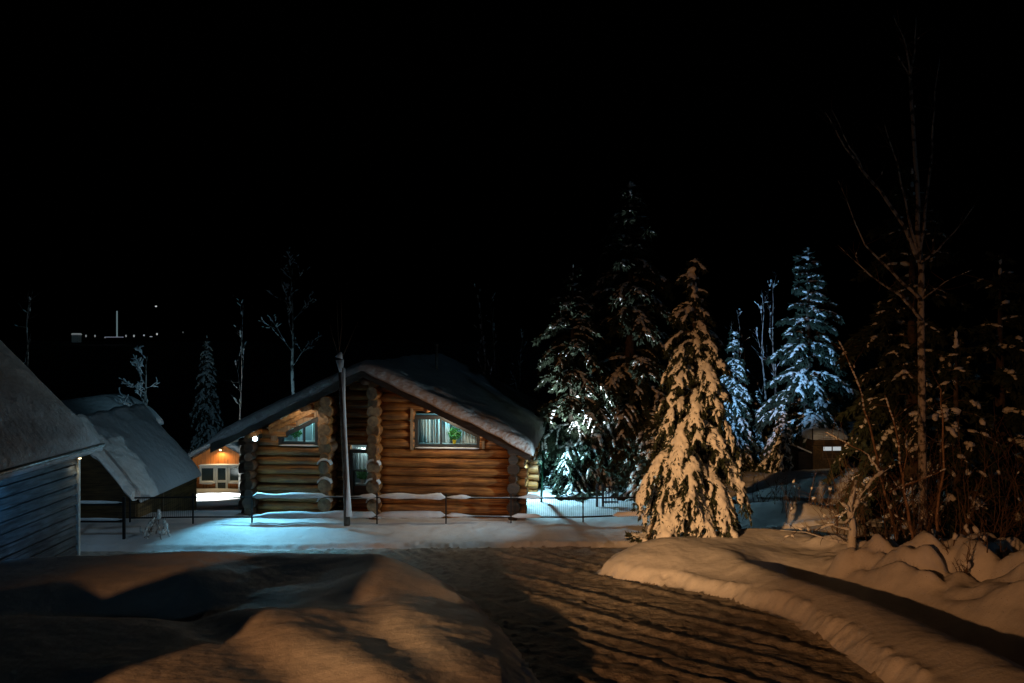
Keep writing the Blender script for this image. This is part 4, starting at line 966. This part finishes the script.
gt_ = empty('garden_gate', at(600, 502, 24.0), 'small dark gate with two posts at the back of the lit yard', 'gate'); og = gt_.location.copy()
for u in (597, 603):
    m_ = MB(); q = at(u, 484, 24.0); m_.box(q-og-Vector((.03, .03, 1.1)), q-og+Vector((.03, .03, 0))); m_.build('post', M['metal'], gt_)
m_ = MB(); a_, b_ = at(603, 487, 24)-og, at(618, 487, 24)-og; m_.beam(a_, b_, .03, .04); m_.beam(a_-Vector((0,0,.45)), b_-Vector((0,0,.45)), .03, .04)
for k in range(6): c_ = a_.lerp(b_, k/5); m_.box(c_-Vector((.012, .012, .5)), c_+Vector((.012, .012, .02)))
m_.build('gate_leaf', M['metal'], gt_)
# bent snow-covered branch over the yard shed
YL = Mh @ Vector((xb+.42, 3.0, 1.95))
yl = MB(); yl.box((xb+.16, 2.9, 1.95), (xb+.32, 3.1, 2.10)); ylo = yl.build('wall_lamp', M['metal'], cab); yl = MB(); yl.box((xb+.18, 2.92, 1.935), (xb+.30, 3.08, 1.947)); yl.build('lamp_glass', M['led'], ylo)  # assumed lamp on the unseen side wall, lights the yard
spot('facade_fill_spot', (2.9, 20.3, 1.55), (-5.0, 22.1, 1.6), 520, (.62, .90, 1), 62, 1, .04)  # added bodiless spot, assumed source of the cool light on the facade
spot('roof_fill_spot', LW, (-10.9, 15.5, 4.4), 75, (.22, .66, 1), 58, 1, .04)  # extra spot added at the corner lamp to turn the left roof blue-grey
point('rear_gable_fill', (-10.9, 19.0, 2.5), 14, (.45, .75, 1), .05)  # assumed unseen light behind the plank cabin, for the slipped snow
spot('yard_lamp_light', YL, YL+Vector((.6, -.1, -1)), 420, (.42, .84, 1), 136, .4, .05)
spot('tree_fill_spot', (1.3, 24.8, 1.9), (4.0, 28.2, 7.2), 1500, (.80, .95, 1), 86, .8, .05)  # two bodiless spots added to bring out the dark spruces
spot('tree_fill_spot', (1.3, 24.8, 1.9), (2.2, 28.0, 2.2), 30, (.60, .95, .95), 80, .8, .05)
point('gable_fill_light', Mh @ Vector((2.3, -.70, 3.18)), 34, (1, .84, .60), .03)  # both downlights are assumed, behind the barge board and without fixtures
point('gable_fill_light', Mh @ Vector((-1.95, -.70, 3.39)), 18, (1, .84, .60), .03)
point('shed_fill_light', (-7.85, 24.6, 1.9), 20, (.40, .75, 1), .04)  # added hidden light that brightens the low shed
spot('back_fill_spot', (6.4, 25.6, 4.4), (10.0, 33.0, 5.2), 2400, (.28, .60, 1), 72, .7, .06)  # assumed source, nothing built for it, gives the back spruces their blue
spot('left_fill_spot', (-9.6, 30.0, 3.6), (-13.6, 37.0, 2.2), 260, (.35, .75, 1), 110, 1, .06)  # added spot with no fixture, brightens the far left background

# ------------------------------------------------------------------ far lights on the hill
def farlamp(u, v, wpx, hpx, label, i, Yd=420, mt=None):
    p = at(u, v, Yd); zb = min(gz(p.x, Yd), p.z-1); t = empty('far_lamp', p, label, 'lamp', 'lights of the far village'); t.location.z = zb
    s = Yd/FPX*.7; m_ = MB(); m_.tube([(0, 0, 0), (0, 0, p.z-zb)], .12, 6); m_.build('post', M['metal'], t)
    m_ = MB(); m_.box((-wpx*s/2, -.3, p.z-zb), (wpx*s/2, .3, p.z-zb+hpx*s)); m_.build('lamp_head', mt or M['farlight'], t)
for i, (u, v, a, b, st) in enumerate([(86,337,1.2,3,.3),(95,337,1.2,3,.3),(126,337,1.2,3,.35),(134,337,1.3,3,.5),(144,336,1.3,2,.5),(151,337,3,1,.5),(157,335,1.3,2.5,.8),(156,307,2,2,.8),(183,333,1,2,.12),(105,338,1,1.5,.3)]):
    farlamp(u, v, a, b, 'tiny pale village lamp on the far dark hill' if i != 7 else 'tiny lone lamp high above the row of village lights', i, mt=emis('far_lamp_glow', (.85, .92, .95), st*.6))
p = at(117, 337, 420); t = empty('lit_mast', (p.x, 420, gz(p.x, 420)), 'slender pale lit mast rising over the far village lights', 'mast')
m_ = MB(); m_.tube([(0, 0, p.z-t.location.z), (0, 0, at(0, 311, 420).z-t.location.z)], .36, 8); m_.build('shaft', M['fargreen'], t)
m_ = MB(); m_.box((-6, -1, p.z-t.location.z-.3), (3, 1, p.z-t.location.z+.2)); m_.build('lit_base', emis('mast_base', (.7, .75, .95), .12), t)  # base glows too, its lighting put into the material
p = at(75, 337, 420); t = empty('far_building', (p.x, 420, gz(p.x, 420)), 'small pale lit building among the far village lights', 'building')
m_ = MB(); m_.box((-1.8, 0, 0), (1.8, 3, p.z-t.location.z+1.2)); m_.build('wall', emis('far_wall', (.5, .75, .8), .008), t)  # wall and roof emit, standing in for village light on them
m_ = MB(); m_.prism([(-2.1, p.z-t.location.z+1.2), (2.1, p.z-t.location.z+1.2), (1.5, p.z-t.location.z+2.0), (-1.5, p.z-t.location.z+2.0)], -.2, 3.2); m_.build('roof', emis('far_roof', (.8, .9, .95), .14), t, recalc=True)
